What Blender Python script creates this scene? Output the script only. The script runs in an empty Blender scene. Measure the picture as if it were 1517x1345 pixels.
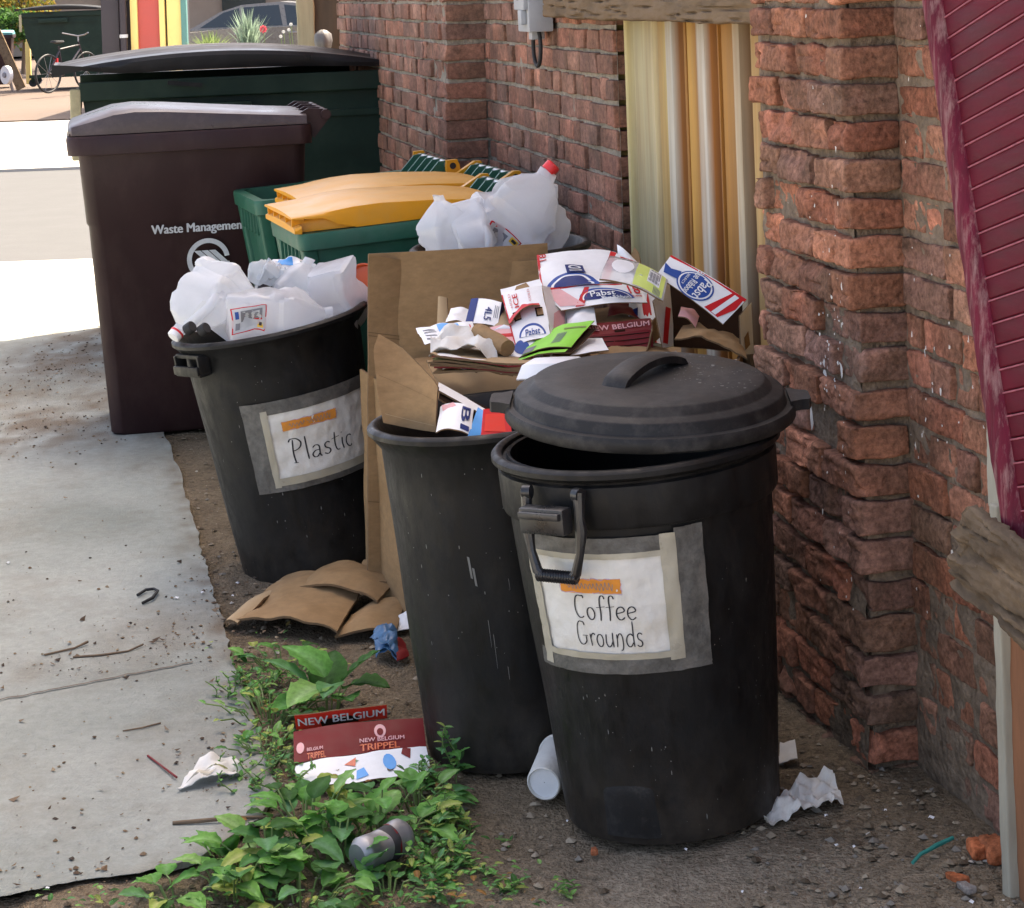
import bpy, bmesh, math, random
from mathutils import Vector, Matrix, noise
rnd = random.Random(7)
S = bpy.context.scene
COL = S.collection
R = math.radians
# ------------------------------------------------------------------ camera model
FPX, CX, CY, H, ROLL = 3080.0, 758.5, -24.0, 1.65, 0.035
cr, sr = math.cos(ROLL), math.sin(ROLL)
def P(x, y, Z):
    u, v = x - CX, y - CY
    return Vector((Z/FPX*(u*cr - v*sr), Z, H - Z/FPX*(u*sr + v*cr)))
def G(x, y, z=0.0):
    u, v = x - CX, y - CY
    return P(x, y, FPX*(H - z)/(u*sr + v*cr))
cam = bpy.data.cameras.new('camera'); camo = bpy.data.objects.new('camera', cam); COL.objects.link(camo)
cam.sensor_fit = 'HORIZONTAL'; cam.sensor_width = 36.0; cam.lens = 36.0*FPX/1517.0
cam.shift_y = -(672.5 - CY)/1517.0
cam.clip_start = 0.05; cam.clip_end = 2000
camo.matrix_world = Matrix(((cr, sr, 0, 0), (0, 0, -1, 0), (-sr, cr, 0, H), (0, 0, 0, 1)))
S.camera = camo
# wall frame: s runs away along the alley, t out of the wall into the alley
WO, WA, WN = Vector((1.696, 0, 0)), Vector((-.2165, .9763, 0)), Vector((-.9763, -.2165, 0))
def W(s, t, z): return WO + WA*s + WN*t + Vector((0, 0, z))
def wall_t(X, Y): return (Vector((X, Y, 0)) - WO).dot(WN)
def wall_s(X, Y): return (Vector((X, Y, 0)) - WO).dot(WA)
def s_px(x, y, t=0.0):          # s where the pixel's ray meets the plane at t
    d = P(x, y, 1.0); k = Vector((d.x, 1.0, 0)); o = WO + WN*t
    return o.dot(WN) and (k*(o.dot(WN)/k.dot(WN))).dot(WA) - WO.dot(WA)
def gz(X, Y):
    t = wall_t(X, Y)
    g = .055*max(0.0, min(1.2, (.8 - t)/.8))
    return g + .010*noise.noise(Vector((X*3.1, Y*3.1, 2.0))) + .005*noise.noise(Vector((X*11, Y*11, 5.0)))
# ------------------------------------------------------------------ materials
MATS = {}
def nd(nt, t, **k):
    n = nt.nodes.new(t)
    for a, b in k.items(): setattr(n, a, b)
    return n
def M(name, color=(.5, .5, .5), rough=.6, var=.18, scale=18, bump=.15, bscale=90, bdist=.004, metal=0.0, spec=.5,
      vcol=False, dust=None, dust_amt=.4, dust_scale=7, stretch=(1, 1, 1), trans=0.0, transl=0.0, coat=0, alpha=1.0, rvar=.12, grime=None, topdust=None, rng=(.25, .75), nrough=.65):
    m = bpy.data.materials.new(name); m.use_nodes = True; nt = m.node_tree; L = nt.links
    b = nt.nodes['Principled BSDF']
    tc = nd(nt, 'ShaderNodeTexCoord'); mp = nd(nt, 'ShaderNodeMapping'); mp.inputs['Scale'].default_value = stretch
    L.new(tc.outputs['Object'], mp.inputs['Vector'])
    n1 = nd(nt, 'ShaderNodeTexNoise'); n1.inputs['Scale'].default_value = scale; n1.inputs['Detail'].default_value = 10; n1.inputs['Roughness'].default_value = nrough
    L.new(mp.outputs['Vector'], n1.inputs['Vector'])
    mr = nd(nt, 'ShaderNodeMapRange'); mr.inputs['From Min'].default_value = rng[0]; mr.inputs['From Max'].default_value = rng[1]
    mr.inputs['To Min'].default_value = 1 - var; mr.inputs['To Max'].default_value = 1 + var
    L.new(n1.outputs['Fac'], mr.inputs['Value'])
    mul = nd(nt, 'ShaderNodeMix', data_type='RGBA', blend_type='MULTIPLY'); mul.inputs['Factor'].default_value = 1.0
    if vcol:
        at = nd(nt, 'ShaderNodeAttribute', attribute_name='Col'); L.new(at.outputs['Color'], mul.inputs['A'])
    else: mul.inputs['A'].default_value = (*color, 1)
    L.new(mr.outputs['Result'], mul.inputs['B']); out = mul.outputs['Result']
    if dust:
        n2 = nd(nt, 'ShaderNodeTexNoise'); n2.inputs['Scale'].default_value = dust_scale; n2.inputs['Detail'].default_value = 9; n2.inputs['Roughness'].default_value = .72
        L.new(mp.outputs['Vector'], n2.inputs['Vector'])
        r2 = nd(nt, 'ShaderNodeMapRange'); r2.inputs['From Min'].default_value = .48; r2.inputs['From Max'].default_value = .78
        r2.inputs['To Max'].default_value = dust_amt; L.new(n2.outputs['Fac'], r2.inputs['Value'])
        mx = nd(nt, 'ShaderNodeMix', data_type='RGBA'); L.new(r2.outputs['Result'], mx.inputs['Factor']); L.new(out, mx.inputs['A']); mx.inputs['B'].default_value = (*dust, 1)
        out = mx.outputs['Result']
    def over(fac, colr):
        nonlocal out
        mx = nd(nt, 'ShaderNodeMix', data_type='RGBA'); L.new(fac, mx.inputs['Factor']); L.new(out, mx.inputs['A']); mx.inputs['B'].default_value = (*colr, 1); out = mx.outputs['Result']
    def nz(sc, lo, hi, a, b_):
        q = nd(nt, 'ShaderNodeTexNoise'); q.inputs['Scale'].default_value = sc; q.inputs['Detail'].default_value = 9; q.inputs['Roughness'].default_value = .7; L.new(tc.outputs['Object'], q.inputs['Vector'])
        r = nd(nt, 'ShaderNodeMapRange'); r.inputs['From Min'].default_value = lo; r.inputs['From Max'].default_value = hi; r.inputs['To Min'].default_value = a; r.inputs['To Max'].default_value = b_; L.new(q.outputs['Fac'], r.inputs['Value']); return r.outputs['Result']
    def mulv(x, y):
        q = nd(nt, 'ShaderNodeMath', operation='MULTIPLY'); L.new(x, q.inputs[0]); L.new(y, q.inputs[1]); return q.outputs[0]
    if grime:        # splashed dirt caked round the foot
        sp = nd(nt, 'ShaderNodeSeparateXYZ'); L.new(tc.outputs['Object'], sp.inputs[0])
        r = nd(nt, 'ShaderNodeMapRange'); r.inputs['From Min'].default_value = grime[1]; r.inputs['From Max'].default_value = 0; L.new(sp.outputs['Z'], r.inputs['Value'])
        over(mulv(r.outputs['Result'], nz(13, .35, .65, .15, .75)), grime[0])
    if topdust:      # dust lying on upward faces
        ge = nd(nt, 'ShaderNodeNewGeometry'); sp = nd(nt, 'ShaderNodeSeparateXYZ'); L.new(ge.outputs['Normal'], sp.inputs[0])
        r = nd(nt, 'ShaderNodeMapRange'); r.inputs['From Min'].default_value = .7; r.inputs['From Max'].default_value = .99; L.new(sp.outputs['Z'], r.inputs['Value'])
        over(mulv(r.outputs['Result'], nz(7, .3, .7, .35, topdust[1])), topdust[0])
    L.new(out, b.inputs['Base Color'])
    rr = nd(nt, 'ShaderNodeMapRange'); rr.inputs['From Min'].default_value = .3; rr.inputs['From Max'].default_value = .7
    rr.inputs['To Min'].default_value = max(.02, rough - rvar); rr.inputs['To Max'].default_value = min(1, rough + rvar); L.new(n1.outputs['Fac'], rr.inputs['Value'])
    L.new(rr.outputs['Result'], b.inputs['Roughness'])
    b.inputs['Metallic'].default_value = metal; b.inputs['Specular IOR Level'].default_value = spec
    if trans: b.inputs['Transmission Weight'].default_value = trans
    if coat: b.inputs['Coat Weight'].default_value = coat
    if bump:
        n3 = nd(nt, 'ShaderNodeTexNoise'); n3.inputs['Scale'].default_value = bscale; n3.inputs['Detail'].default_value = 5; L.new(mp.outputs['Vector'], n3.inputs['Vector'])
        bp = nd(nt, 'ShaderNodeBump'); bp.inputs['Strength'].default_value = bump; bp.inputs['Distance'].default_value = bdist
        L.new(n3.outputs['Fac'], bp.inputs['Height']); L.new(bp.outputs['Normal'], b.inputs['Normal'])
    o = nt.nodes['Material Output']
    if transl:
        t = nd(nt, 'ShaderNodeBsdfTranslucent'); L.new(out, t.inputs['Color'])
        ms = nd(nt, 'ShaderNodeMixShader'); ms.inputs[0].default_value = transl
        L.new(b.outputs[0], ms.inputs[1]); L.new(t.outputs[0], ms.inputs[2]); L.new(ms.outputs[0], o.inputs['Surface'])
    if alpha < 1:
        last = o.inputs['Surface'].links[0].from_socket
        tr = nd(nt, 'ShaderNodeBsdfTransparent'); ms = nd(nt, 'ShaderNodeMixShader'); ms.inputs[0].default_value = alpha
        L.new(tr.outputs[0], ms.inputs[1]); L.new(last, ms.inputs[2]); L.new(ms.outputs[0], o.inputs['Surface'])
    MATS[name] = m
    return m
M('brick', vcol=True, rough=.95, var=.65, scale=70, bump=.7, bscale=85, bdist=.008, dust=(.075, .050, .034), dust_amt=.5, dust_scale=22, spec=.08, rng=(.3, .7), nrough=.72)
M('brick_far', vcol=True, rng=(.33, .67), nrough=.78, rough=.95, var=.55, scale=50, bump=.6, bscale=90, bdist=.006, dust=(.06, .05, .043), dust_amt=.6, dust_scale=9, spec=.2)
M('mortar', (.20, .152, .110), rough=.95, var=.5, scale=30, bump=1.0, bscale=70, bdist=.012, spec=.1, dust=(.045, .036, .028), dust_amt=.85, dust_scale=6)
M('black_plastic', (.0065, .0065, .0068), rough=.52, var=.5, scale=30, bump=.3, bscale=260, bdist=.001, dust=(.07, .068, .062), dust_amt=.22, dust_scale=9, stretch=(1, 1, .5), spec=.25, rvar=.2, grime=((.060, .048, .036), .22))
M('black_plastic_dusty', (.013, .013, .0135), rough=.6, var=.4, scale=9, bump=.35, bscale=220, bdist=.0015, dust=(.15, .14, .125), dust_amt=.34, dust_scale=16, spec=.3, topdust=((.07, .067, .062), .36))
M('black_gloss', (.012, .013, .015), rough=.32, var=.2, bump=.1, bscale=50, dust=(.15, .14, .13), dust_amt=.2, dust_scale=12)
M('scuff', (.17, .17, .16), rough=.8, var=.3)
M('maroon_plastic', (.026, .0095, .0105), spec=.3, rough=.5, var=.18, scale=6, bump=.1, bscale=200, bdist=.001, dust=(.11, .07, .06), dust_amt=.3, dust_scale=4, stretch=(1, 1, .5))
M('maroon_lid', (.045, .027, .028), rough=.34, var=.15, scale=6, bump=.05, dust=(.20, .16, .155), dust_amt=.45, dust_scale=6)
M('green_plastic', (.012, .105, .062), rough=.5, var=.18, scale=7, bump=.1, bscale=160, bdist=.001, dust=(.12, .16, .13), dust_amt=.3, dust_scale=6)
M('yellow_plastic', (.74, .31, .006), rough=.42, var=.07, scale=6, bump=.05, dust=(.50, .33, .12), dust_amt=.3, dust_scale=9, topdust=((.60, .42, .18), .6))
M('dumpster_green', (.005, .021, .012), spec=.3, rough=.5, var=.35, scale=5, bump=.1, dust=(.04, .05, .035), dust_amt=.4, dust_scale=5, metal=0)
M('worn_cream', (.42, .37, .22), rough=.8, var=.3)
M('cardboard', (.30, .19, .096), rough=.9, var=.2, scale=30, bump=.3, bscale=40, bdist=.004, dust=(.19, .115, .055), dust_amt=.5, dust_scale=3.2, spec=.15, stretch=(1, 1, 2))
M('cardboard_pale', (.42, .30, .175), rough=.9, var=.1, scale=8, bump=.12, bscale=16, dust=(.3, .2, .1), dust_amt=.35, spec=.15)
M('card_edge', (.16, .095, .045), rough=.95, var=.3)
M('white_card', (.82, .82, .81), rough=.5, var=.07, scale=10, bump=.3, bscale=26, dust=(.5, .46, .40), dust_amt=.35)
M('paper', (.68, .665, .615), rough=.8, var=.07, scale=12, bump=.6, bscale=18, bdist=.010, dust=(.46, .38, .25), dust_amt=.55, dust_scale=10)
M('tape_grey', (.095, .092, .084), rough=.5, var=.4, scale=60, bump=.6, bscale=160, bdist=.002, dust=(.24, .22, .19), dust_amt=.6, dust_scale=18)
M('tape_clear', (.40, .37, .29), rough=.35, var=.15, scale=20, bump=.2, dust=(.33, .27, .16), dust_amt=.6, dust_scale=10)
M('ink', (.028, .027, .03), rough=.8, var=.2, bump=0)
M('ink_grey', (.2, .2, .22), rough=.8, var=.2, bump=0)
M('ink_orange', (.66, .25, .035), rough=.8, var=.15, scale=60, bump=0)
M('ink_purple', (.42, .3, .42), rough=.8, var=.2, bump=0)
M('red_print', (.60, .015, .02), rough=.55, spec=.2, var=.1, bump=.05)
M('red_bright', (.72, .035, .02), rough=.55, spec=.2, var=.1, bump=.05)
M('maroon_print', (.17, .010, .012), rough=.55, spec=.2, var=.12, bump=.05)
M('pink_print', (.72, .36, .36), rough=.5, var=.15, bump=.05)
M('blue_print', (.022, .075, .30), rough=.55, spec=.2, var=.12, bump=.05)
M('navy_print', (.014, .03, .15), rough=.55, spec=.2, var=.12, bump=.05)
M('sky_print', (.06, .33, .72), rough=.45, var=.12, bump=.05)
M('lime_print', (.25, .66, .05), rough=.5, var=.15, scale=12, bump=.25, bscale=20)
M('limeyellow', (.60, .70, .17), rough=.4, var=.12, bump=.05)
M('yellow_print', (.80, .47, .03), rough=.5, var=.1, bump=0)
M('olive_print', (.22, .24, .08), rough=.6, var=.2)
M('white_print', (.78, .78, .78), rough=.5, var=.05, bump=0)
M('label_white', (.52, .53, .54), rough=.6, var=.15, scale=40, bump=0)
M('jug', (.86, .88, .91), rough=.14, rvar=.06, var=.06, scale=10, bump=.6, bscale=16, bdist=.008, transl=.5, spec=.9, alpha=.66)
M('clear', (.80, .83, .84), rough=.14, var=.05, bump=.4, bscale=25, bdist=.01, transl=.3, alpha=.45)
M('red_cap', (.70, .03, .035), rough=.4, var=.08)
M('orange_plastic', (.62, .10, .025), rough=.4, var=.08)
M('wood_weathered', (.165, .115, .072), rough=.92, var=.5, scale=14, bump=1.0, bscale=24, bdist=.014, stretch=(1, .10, 1), dust=(.05, .032, .02), dust_amt=.85, dust_scale=14, spec=.12, rng=(.33, .67))
M('wood_grey', (.13, .095, .064), rough=.92, var=.45, scale=16, bump=1.0, bscale=30, bdist=.012, stretch=(1, .10, 1), dust=(.06, .036, .02), dust_amt=1.0, dust_scale=14, spec=.1, rng=(.33, .67))
M('wood_post', (.34, .31, .20), rough=.9, var=.25, scale=20, bump=.5, bscale=40, stretch=(1, 1, .1))
M('wood_dark', (.085, .066, .045), rough=.9, var=.35, scale=14, bump=.5, bscale=30, stretch=(1, 1, .2))
M('white_paint', (.36, .34, .27), rough=.8, spec=.15, var=.3, scale=12, bump=.4, bscale=30, stretch=(1, 1, .15), dust=(.24, .19, .12), dust_amt=.7, dust_scale=9)
M('maroon_paint', (.080, .0045, .013), rough=.55, var=.45, scale=12, bump=.6, bscale=26, bdist=.005, stretch=(1, .08, 1), dust=(.12, .02, .03), dust_amt=.35, dust_scale=26, spec=.1)
M('maroon_trim', (.105, .008, .022), rough=.6, var=.5, scale=40, bump=.9, bscale=60, bdist=.006, stretch=(1, 1, .14), dust=(.40, .27, .25), dust_amt=.8, dust_scale=55, spec=.15)
M('maroon_bead', (.25, .075, .095), rough=.7, var=.4, scale=40, spec=.15)
M('siding', vcol=True, rough=.65, var=.2, scale=40, bump=.2, bscale=60, stretch=(1, 1, .05), dust=(.27, .14, .045), dust_amt=.55, dust_scale=30, spec=.2)
M('grey_box', (.34, .36, .38), rough=.5, var=.1, bump=.1)
M('dark_rubber', (.015, .015, .016), rough=.7, var=.3)
M('galvanised', (.42, .44, .44), rough=.38, var=.25, metal=.85, bump=.1)
M('concrete', vcol=True, rough=.92, var=.2, scale=40, bump=.6, bscale=160, bdist=.004, spec=.15, dust=(.16, .135, .10), dust_amt=.5, dust_scale=3.2, rng=(.3, .7), nrough=.8)
M('mortar_pale', (.30, .265, .21), rough=.95, var=.4, scale=30, bump=1.0, bscale=70, bdist=.012, spec=.1, dust=(.10, .085, .065), dust_amt=.8, dust_scale=7)
M('soil', vcol=True, rng=(.3, .7), nrough=.75, rough=.97, var=.6, scale=60, bump=1.0, bscale=130, bdist=.018, spec=.1, dust=(.25, .205, .15), dust_amt=.6, dust_scale=14)
M('pebble', vcol=True, rough=.9, var=.2, bump=.3, spec=.2)
M('spatter', (.55, .52, .48), rough=.9, var=.3, bump=0)
M('joint_dirt', (.12, .095, .07), rough=1, var=.4)
M('asphalt', (.052, .053, .053), rough=.9, var=.2, scale=3, bump=.4, bscale=60)
M('pavement_far', (.42, .40, .36), rough=.9, var=.1, scale=2)
M('pavers', (.085, .058, .042), rough=.9, var=.2, scale=4, bump=.3)
M('leaf', vcol=True, rough=.7, var=.4, scale=60, bump=.6, bscale=90, bdist=.004, transl=.38, spec=.12)
M('stem', (.13, .20, .055), rough=.6, var=.2)
M('twig', (.16, .11, .07), rough=.9, var=.3, scale=30)
M('paint_yellow', (.78, .60, .21), rough=.6, var=.08, scale=3)
M('paint_red', (.44, .075, .06), rough=.6, var=.08, scale=3)
M('paint_teal', (.08, .22, .20), rough=.6, var=.1)
M('paint_dark', (.03, .024, .03), rough=.6, var=.2)
M('plum_pipe', (.022, .015, .022), rough=.5, var=.2)
M('car_paint', (.17, .16, .14), rough=.3, var=.05, coat=.5, bump=0)
M('car_glass', (.03, .04, .045), rough=.08, var=.05, bump=0)
M('chrome', (.3, .3, .31), rough=.35, metal=.9, bump=0)
M('aluminium', (.30, .30, .31), rough=.42, metal=.6, var=.15, bump=.3, bscale=30)
M('flower_pink', (.72, .12, .14), rough=.6, var=.2, transl=.3)
M('flower_white', (.7, .7, .66), rough=.6, var=.1, transl=.3)
M('teal_bin', (.10, .30, .30), rough=.5, var=.1)
M('twine', (.02, .24, .20), rough=.7, var=.2)
M('render_wall', (.30, .24, .19), rough=.9, var=.15, scale=1.5)
M('roof', (.12, .12, .12), rough=.9)
M('wall_upper', (.22, .10, .065), rough=.9, var=.4, scale=5)
# ------------------------------------------------------------------ mesh collector
class MB:
    def __init__(s): s.v = []; s.f = []; s.mi = []; s.c = []; s.mats = []; s.col = False
    def add(s, V, F, mat, col=None):
        if mat not in s.mats: s.mats.append(mat)
        k = s.mats.index(mat); o = len(s.v)
        s.v += [Vector(p) for p in V]; s.f += [tuple(i + o for i in f) for f in F]; s.mi += [k]*len(F)
        if col is None: s.c += [(1, 1, 1)]*len(V)
        else:
            s.col = True
            s.c += list(col) if isinstance(col, list) else [col]*len(V)
        return s
    def box(s, c, d, mat, Mx=None, bev=.0, col=None):
        bm = bmesh.new(); bmesh.ops.create_cube(bm, size=1.0)
        for v in bm.verts: v.co = Vector((v.co.x*d[0], v.co.y*d[1], v.co.z*d[2]))
        if bev: bmesh.ops.bevel(bm, geom=bm.edges[:], offset=min(bev, min(d)*.45), segments=2, profile=.6, affect='EDGES')
        bm.verts.index_update(); c = Vector(c)
        V = [(Mx @ (v.co + c)) if Mx else v.co + c for v in bm.verts]; F = [[v.index for v in f.verts] for f in bm.faces]; bm.free()
        return s.add(V, F, mat, col)
    def tube(s, pts, r, mat, n=8, radii=None, caps=True, col=None):
        pts = [Vector(p) for p in pts]; V = []; F = []; ref = None
        for i, p in enumerate(pts):
            d = (pts[min(i+1, len(pts)-1)] - pts[max(i-1, 0)]).normalized()
            if ref is None: ref = d.orthogonal().normalized()
            ref = (ref - d*ref.dot(d)); ref = ref.normalized() if ref.length > 1e-6 else d.orthogonal().normalized()
            b = d.cross(ref); rr = radii[i] if radii else r
            V += [p + (ref*math.cos(2*math.pi*k/n) + b*math.sin(2*math.pi*k/n))*rr for k in range(n)]
        for i in range(len(pts)-1):
            for k in range(n): F.append((i*n+k, i*n+(k+1) % n, (i+1)*n+(k+1) % n, (i+1)*n+k))
        if caps: F += [tuple(range(n))[::-1], tuple((len(pts)-1)*n + k for k in range(n))]
        return s.add(V, F, mat, col)
    def loft(s, rings, mat, cap0=True, cap1=True, closed=True, col=None):
        n = len(rings[0]); V = [p for r in rings for p in r]; F = []
        for i in range(len(rings)-1):
            for k in range(n if closed else n-1): F.append((i*n+k, i*n+(k+1) % n, (i+1)*n+(k+1) % n, (i+1)*n+k))
        if cap0: F.append(tuple(range(n))[::-1])
        if cap1: F.append(tuple((len(rings)-1)*n + k for k in range(n)))
        return s.add(V, F, mat, col)
    def lathe(s, prof, mat, n=64, wob=0.0, seed=0, cap0=True, cap1=False, a0=0.0, a1=None, sx=1.0, sy=1.0):
        rings = []
        for r, z in prof:
            ring = []
            for k in range(n):
                a = 2*math.pi*k/n; rr = r
                if wob: rr = r + wob*noise.noise(Vector((math.cos(a)*1.3, math.sin(a)*1.3, z*4 + seed)))
                ring.append(Vector((rr*math.sin(a)*sx, -rr*math.cos(a)*sy, z)))
            rings.append(ring)
        return s.loft(rings, mat, cap0, cap1)
    def prism(s, poly, fn, d0, d1, mat, col=None):       # poly in 2D, fn(x,y,d)->3D
        n = len(poly); V = [fn(x, y, d0) for x, y in poly] + [fn(x, y, d1) for x, y in poly]
        F = [tuple(range(n))[::-1], tuple(range(n, 2*n))] + [(k, (k+1) % n, n+(k+1) % n, n+k) for k in range(n)]
        return s.add(V, F, mat, col)
    def xform(s, Mx): s.v = [Mx @ v for v in s.v]; return s
def rrect(hx, hy, r, n=4, cx=0.0, cy=0.0, z=0.0):
    pts = []
    r = min(r, hx*.98, hy*.98)
    for q, (sx, sy) in enumerate(((1, 1), (-1, 1), (-1, -1), (1, -1))):
        for k in range(n+1):
            a = math.pi/2*q + math.pi/2*k/n
            pts.append(Vector((cx + sx*(hx - r) + r*math.cos(a), cy + sy*(hy - r) + r*math.sin(a), z)))
    return pts
MW = {}
def tag(o, label=None, cat=None, group=None, kind=None):
    if label: o['label'] = label
    if cat: o['category'] = cat
    if group: o['group'] = group
    if kind: o['kind'] = kind
    return o
def thing(name, label, cat, Mx, group=None):
    o = bpy.data.objects.new(name, None); COL.objects.link(o); o.empty_display_size = .05
    if not isinstance(Mx, Matrix): Mx = Matrix.Translation(Vector(Mx))
    o.matrix_world = Mx; MW[o.name] = Mx.copy()
    return tag(o, label, cat, group)
def obj(name, mb, parent=None, local=False, smooth=35, origin=None):
    me = bpy.data.meshes.new(name)
    if parent is not None:
        Mx = MW[parent.name]; V = mb.v if local else [Mx.inverted() @ v for v in mb.v]
    else:
        if origin is None:
            xs = [v.x for v in mb.v]; ys = [v.y for v in mb.v]; zs = [v.z for v in mb.v]
            origin = Vector(((min(xs)+max(xs))/2, (min(ys)+max(ys))/2, min(zs)))
        origin = Vector(origin); Mx = Matrix.Translation(origin); V = [v - origin for v in mb.v]
    me.from_pydata([tuple(v) for v in V], [], mb.f)
    for m in mb.mats: me.materials.append(MATS[m])
    me.polygons.foreach_set('material_index', mb.mi)
    if mb.col:
        at = me.attributes.new('Col', 'FLOAT_COLOR', 'POINT')
        at.data.foreach_set('color', [x for c in mb.c for x in (c[0], c[1], c[2], 1.0)])
    me.update()
    if smooth:
        me.polygons.foreach_set('use_smooth', [True]*len(me.polygons)); me.set_sharp_from_angle(angle=R(smooth))
    o = bpy.data.objects.new(name, me); COL.objects.link(o)
    if parent is not None: o.parent = parent; MW[o.name] = MW[parent.name]
    else: o.matrix_world = Mx; MW[o.name] = Mx
    return o
def one(name, mb, label, cat, group=None, smooth=35): return tag(obj(name, mb, smooth=smooth), label, cat, group)
def struct(name, mb, smooth=35): return tag(obj(name, mb, smooth=smooth), kind='structure')
def stuff(name, mb, label, cat, smooth=35): return tag(obj(name, mb, smooth=smooth), label, cat, kind='stuff')
def nvec(p): return Vector((noise.noise(p + Vector((9.3, 1.1, 4.2))), noise.noise(p + Vector((3.7, 17.2, 8.8))), noise.noise(p + Vector((21.4, 6.3, 13.9)))))
def fnoise(v, o=4): return noise.fractal(Vector(v), 1.0, 2.0, o)
# ------------------------------------------------------------------ lettering
_tc = {}
def text2d(s, bold=0.0, shear=0.0):
    key = (s, bold, shear)
    if key in _tc: return _tc[key]
    cu = bpy.data.curves.new('t', 'FONT'); cu.body = s; cu.offset = bold; cu.shear = shear; cu.resolution_u = 4
    o = bpy.data.objects.new('t', cu); COL.objects.link(o)
    dg = bpy.context.evaluated_depsgraph_get()
    me = bpy.data.meshes.new_from_object(o.evaluated_get(dg))
    V = [(v.co.x, v.co.y) for v in me.vertices]; F = [tuple(p.vertices) for p in me.polygons]
    bpy.data.objects.remove(o); bpy.data.curves.remove(cu); bpy.data.meshes.remove(me)
    x0, x1 = min(v[0] for v in V), max(v[0] for v in V); y0, y1 = min(v[1] for v in V), max(v[1] for v in V)
    V = [((x-x0)/(x1-x0), (y-y0)/(y1-y0)) for x, y in V]
    _tc[key] = (V, F, (x1-x0)/(y1-y0)); return _tc[key]
def put_text(mb, s, at, box, mat, bold=.01, shear=0.0, rot=0):
    # box (u0,v0,u1,v1) on the surface at(u,v)
    V, F, asp = text2d(s, bold, shear); u0, v0, u1, v1 = box; out = []
    for x, y in V:
        if rot == 90: x, y = 1 - y, x
        elif rot == -90: x, y = y, 1 - x
        elif rot == 180: x, y = 1 - x, 1 - y
        out.append(at(u0 + (u1-u0)*x, v0 + (v1-v0)*y))
    mb.add(out, F, mat)
def arc(cx, cy, rx, ry, a0, a1, n=10): return [(cx + rx*math.cos(R(a0 + (a1-a0)*k/n)), cy + ry*math.sin(R(a0 + (a1-a0)*k/n))) for k in range(n+1)]
GL = {  # width, strokes
 'C': (.62, [[(.60, .86), (.56, .97)] + arc(.36, .52, .33, .46, 70, 300)]),
 'G': (.74, [[(.60, .84), (.55, .96)] + arc(.36, .52, .33, .48, 75, 320) + [(.62, .40)], [(.40, .42), (.74, .42)]]),
 'P': (.64, [[(.22, -.06), (.17, .4), (.22, 1.0)], [(.02, .92), (.12, 1.04), (.40, 1.02), (.58, .82), (.50, .60), (.26, .50), (.14, .52)], [(.12, -.04), (.32, -.07)]]),
 'o': (.52, [arc(.24, .24, .20, .25, 95, 455, 16)]),
 'f': (.42, [[(.46, .84), (.40, .96), (.26, .95), (.19, .78), (.20, .35), (.17, -.04)], [(.0, .50), (.44, .53)]]),
 'e': (.50, [[(.06, .25), (.43, .33), (.40, .46), (.25, .51), (.09, .42), (.04, .22), (.13, .03), (.28, -.01), (.45, .09)]]),
 'r': (.42, [[(.10, .50), (.12, .25), (.10, -.02)], [(.12, .30), (.20, .46), (.32, .52), (.42, .46)]]),
 'u': (.56, [[(.06, .50), (.05, .16), (.16, 0), (.32, .04), (.44, .22)], [(.45, .56), (.44, .25), (.48, -.02)]]),
 'n': (.56, [[(.08, .50), (.09, .25), (.07, -.02)], [(.10, .32), (.22, .50), (.36, .50), (.44, .34), (.44, .05), (.38, -.12), (.28, -.14)]]),
 'd': (.56, [[(.46, 1.0), (.45, .5), (.49, -.02)], [(.45, .40), (.28, .50), (.10, .40), (.04, .20), (.12, .02), (.28, .0), (.44, .16)]]),
 's': (.42, [[(.36, .46), (.22, .52), (.08, .44), (.12, .30), (.30, .20), (.33, .07), (.20, -.02), (.03, .05)]]),
 'l': (.24, [[(.10, 1.04), (.11, .5), (.14, -.02)]]),
 'a': (.54, [[(.08, .44), (.24, .52), (.40, .44), (.40, .15), (.44, .0), (.52, -.02)], [(.40, .28), (.18, .27), (.05, .14), (.12, .0), (.26, .0), (.40, .14)]]),
 't': (.40, [[(.17, .84), (.16, .3), (.22, .04), (.38, .02)], [(.0, .56), (.40, .62)]]),
 'i': (.22, [[(.10, .50), (.10, .2), (.14, -.02)], [(.08, .70), (.13, .74)]]),
 'c': (.46, [arc(.25, .24, .20, .26, 50, 310)]),
}
def smooth_line(pts, m=4):
    if len(pts) < 3: return pts
    out = []
    for i in range(len(pts)-1):
        p0 = pts[max(i-1, 0)]; p1 = pts[i]; p2 = pts[i+1]; p3 = pts[min(i+2, len(pts)-1)]
        for k in range(m):
            t = k/m
            out.append(tuple(.5*((2*p1[j]) + (-p0[j]+p2[j])*t + (2*p0[j]-5*p1[j]+4*p2[j]-p3[j])*t*t + (-p0[j]+3*p1[j]-3*p2[j]+p3[j])*t**3) for j in (0, 1)))
    return out + [pts[-1]]
def stroke_text(mb, s, at, x0, y0, h, xs, mat, wt=.075):
    # at(x,y) metres on the surface; h cap height, xs extra x scale
    x = x0
    for ch in s:
        if ch == ' ': x += .4*h*xs; continue
        w, st = GL[ch]
        for ln in st:
            q = smooth_line(ln)
            V = []; F = []
            for i, (a, b) in enumerate(q):
                d = (q[min(i+1, len(q)-1)][0]-q[max(i-1, 0)][0], q[min(i+1, len(q)-1)][1]-q[max(i-1, 0)][1])
                l = math.hypot(*d) or 1; nx, ny = -d[1]/l, d[0]/l
                ww = wt*(.55 + .6*abs(d[1]/l))*(.65 if i in (0, len(q)-1) else 1)
                for sg in (-.5, .5): V.append(at(x + (a + nx*ww*sg)*h*xs, y0 + (b + ny*ww*sg)*h))
                if i: F.append((2*i-2, 2*i-1, 2*i+1, 2*i))
            mb.add(V, F, mat)
        x += (w + .06)*h*xs
    return x
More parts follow.
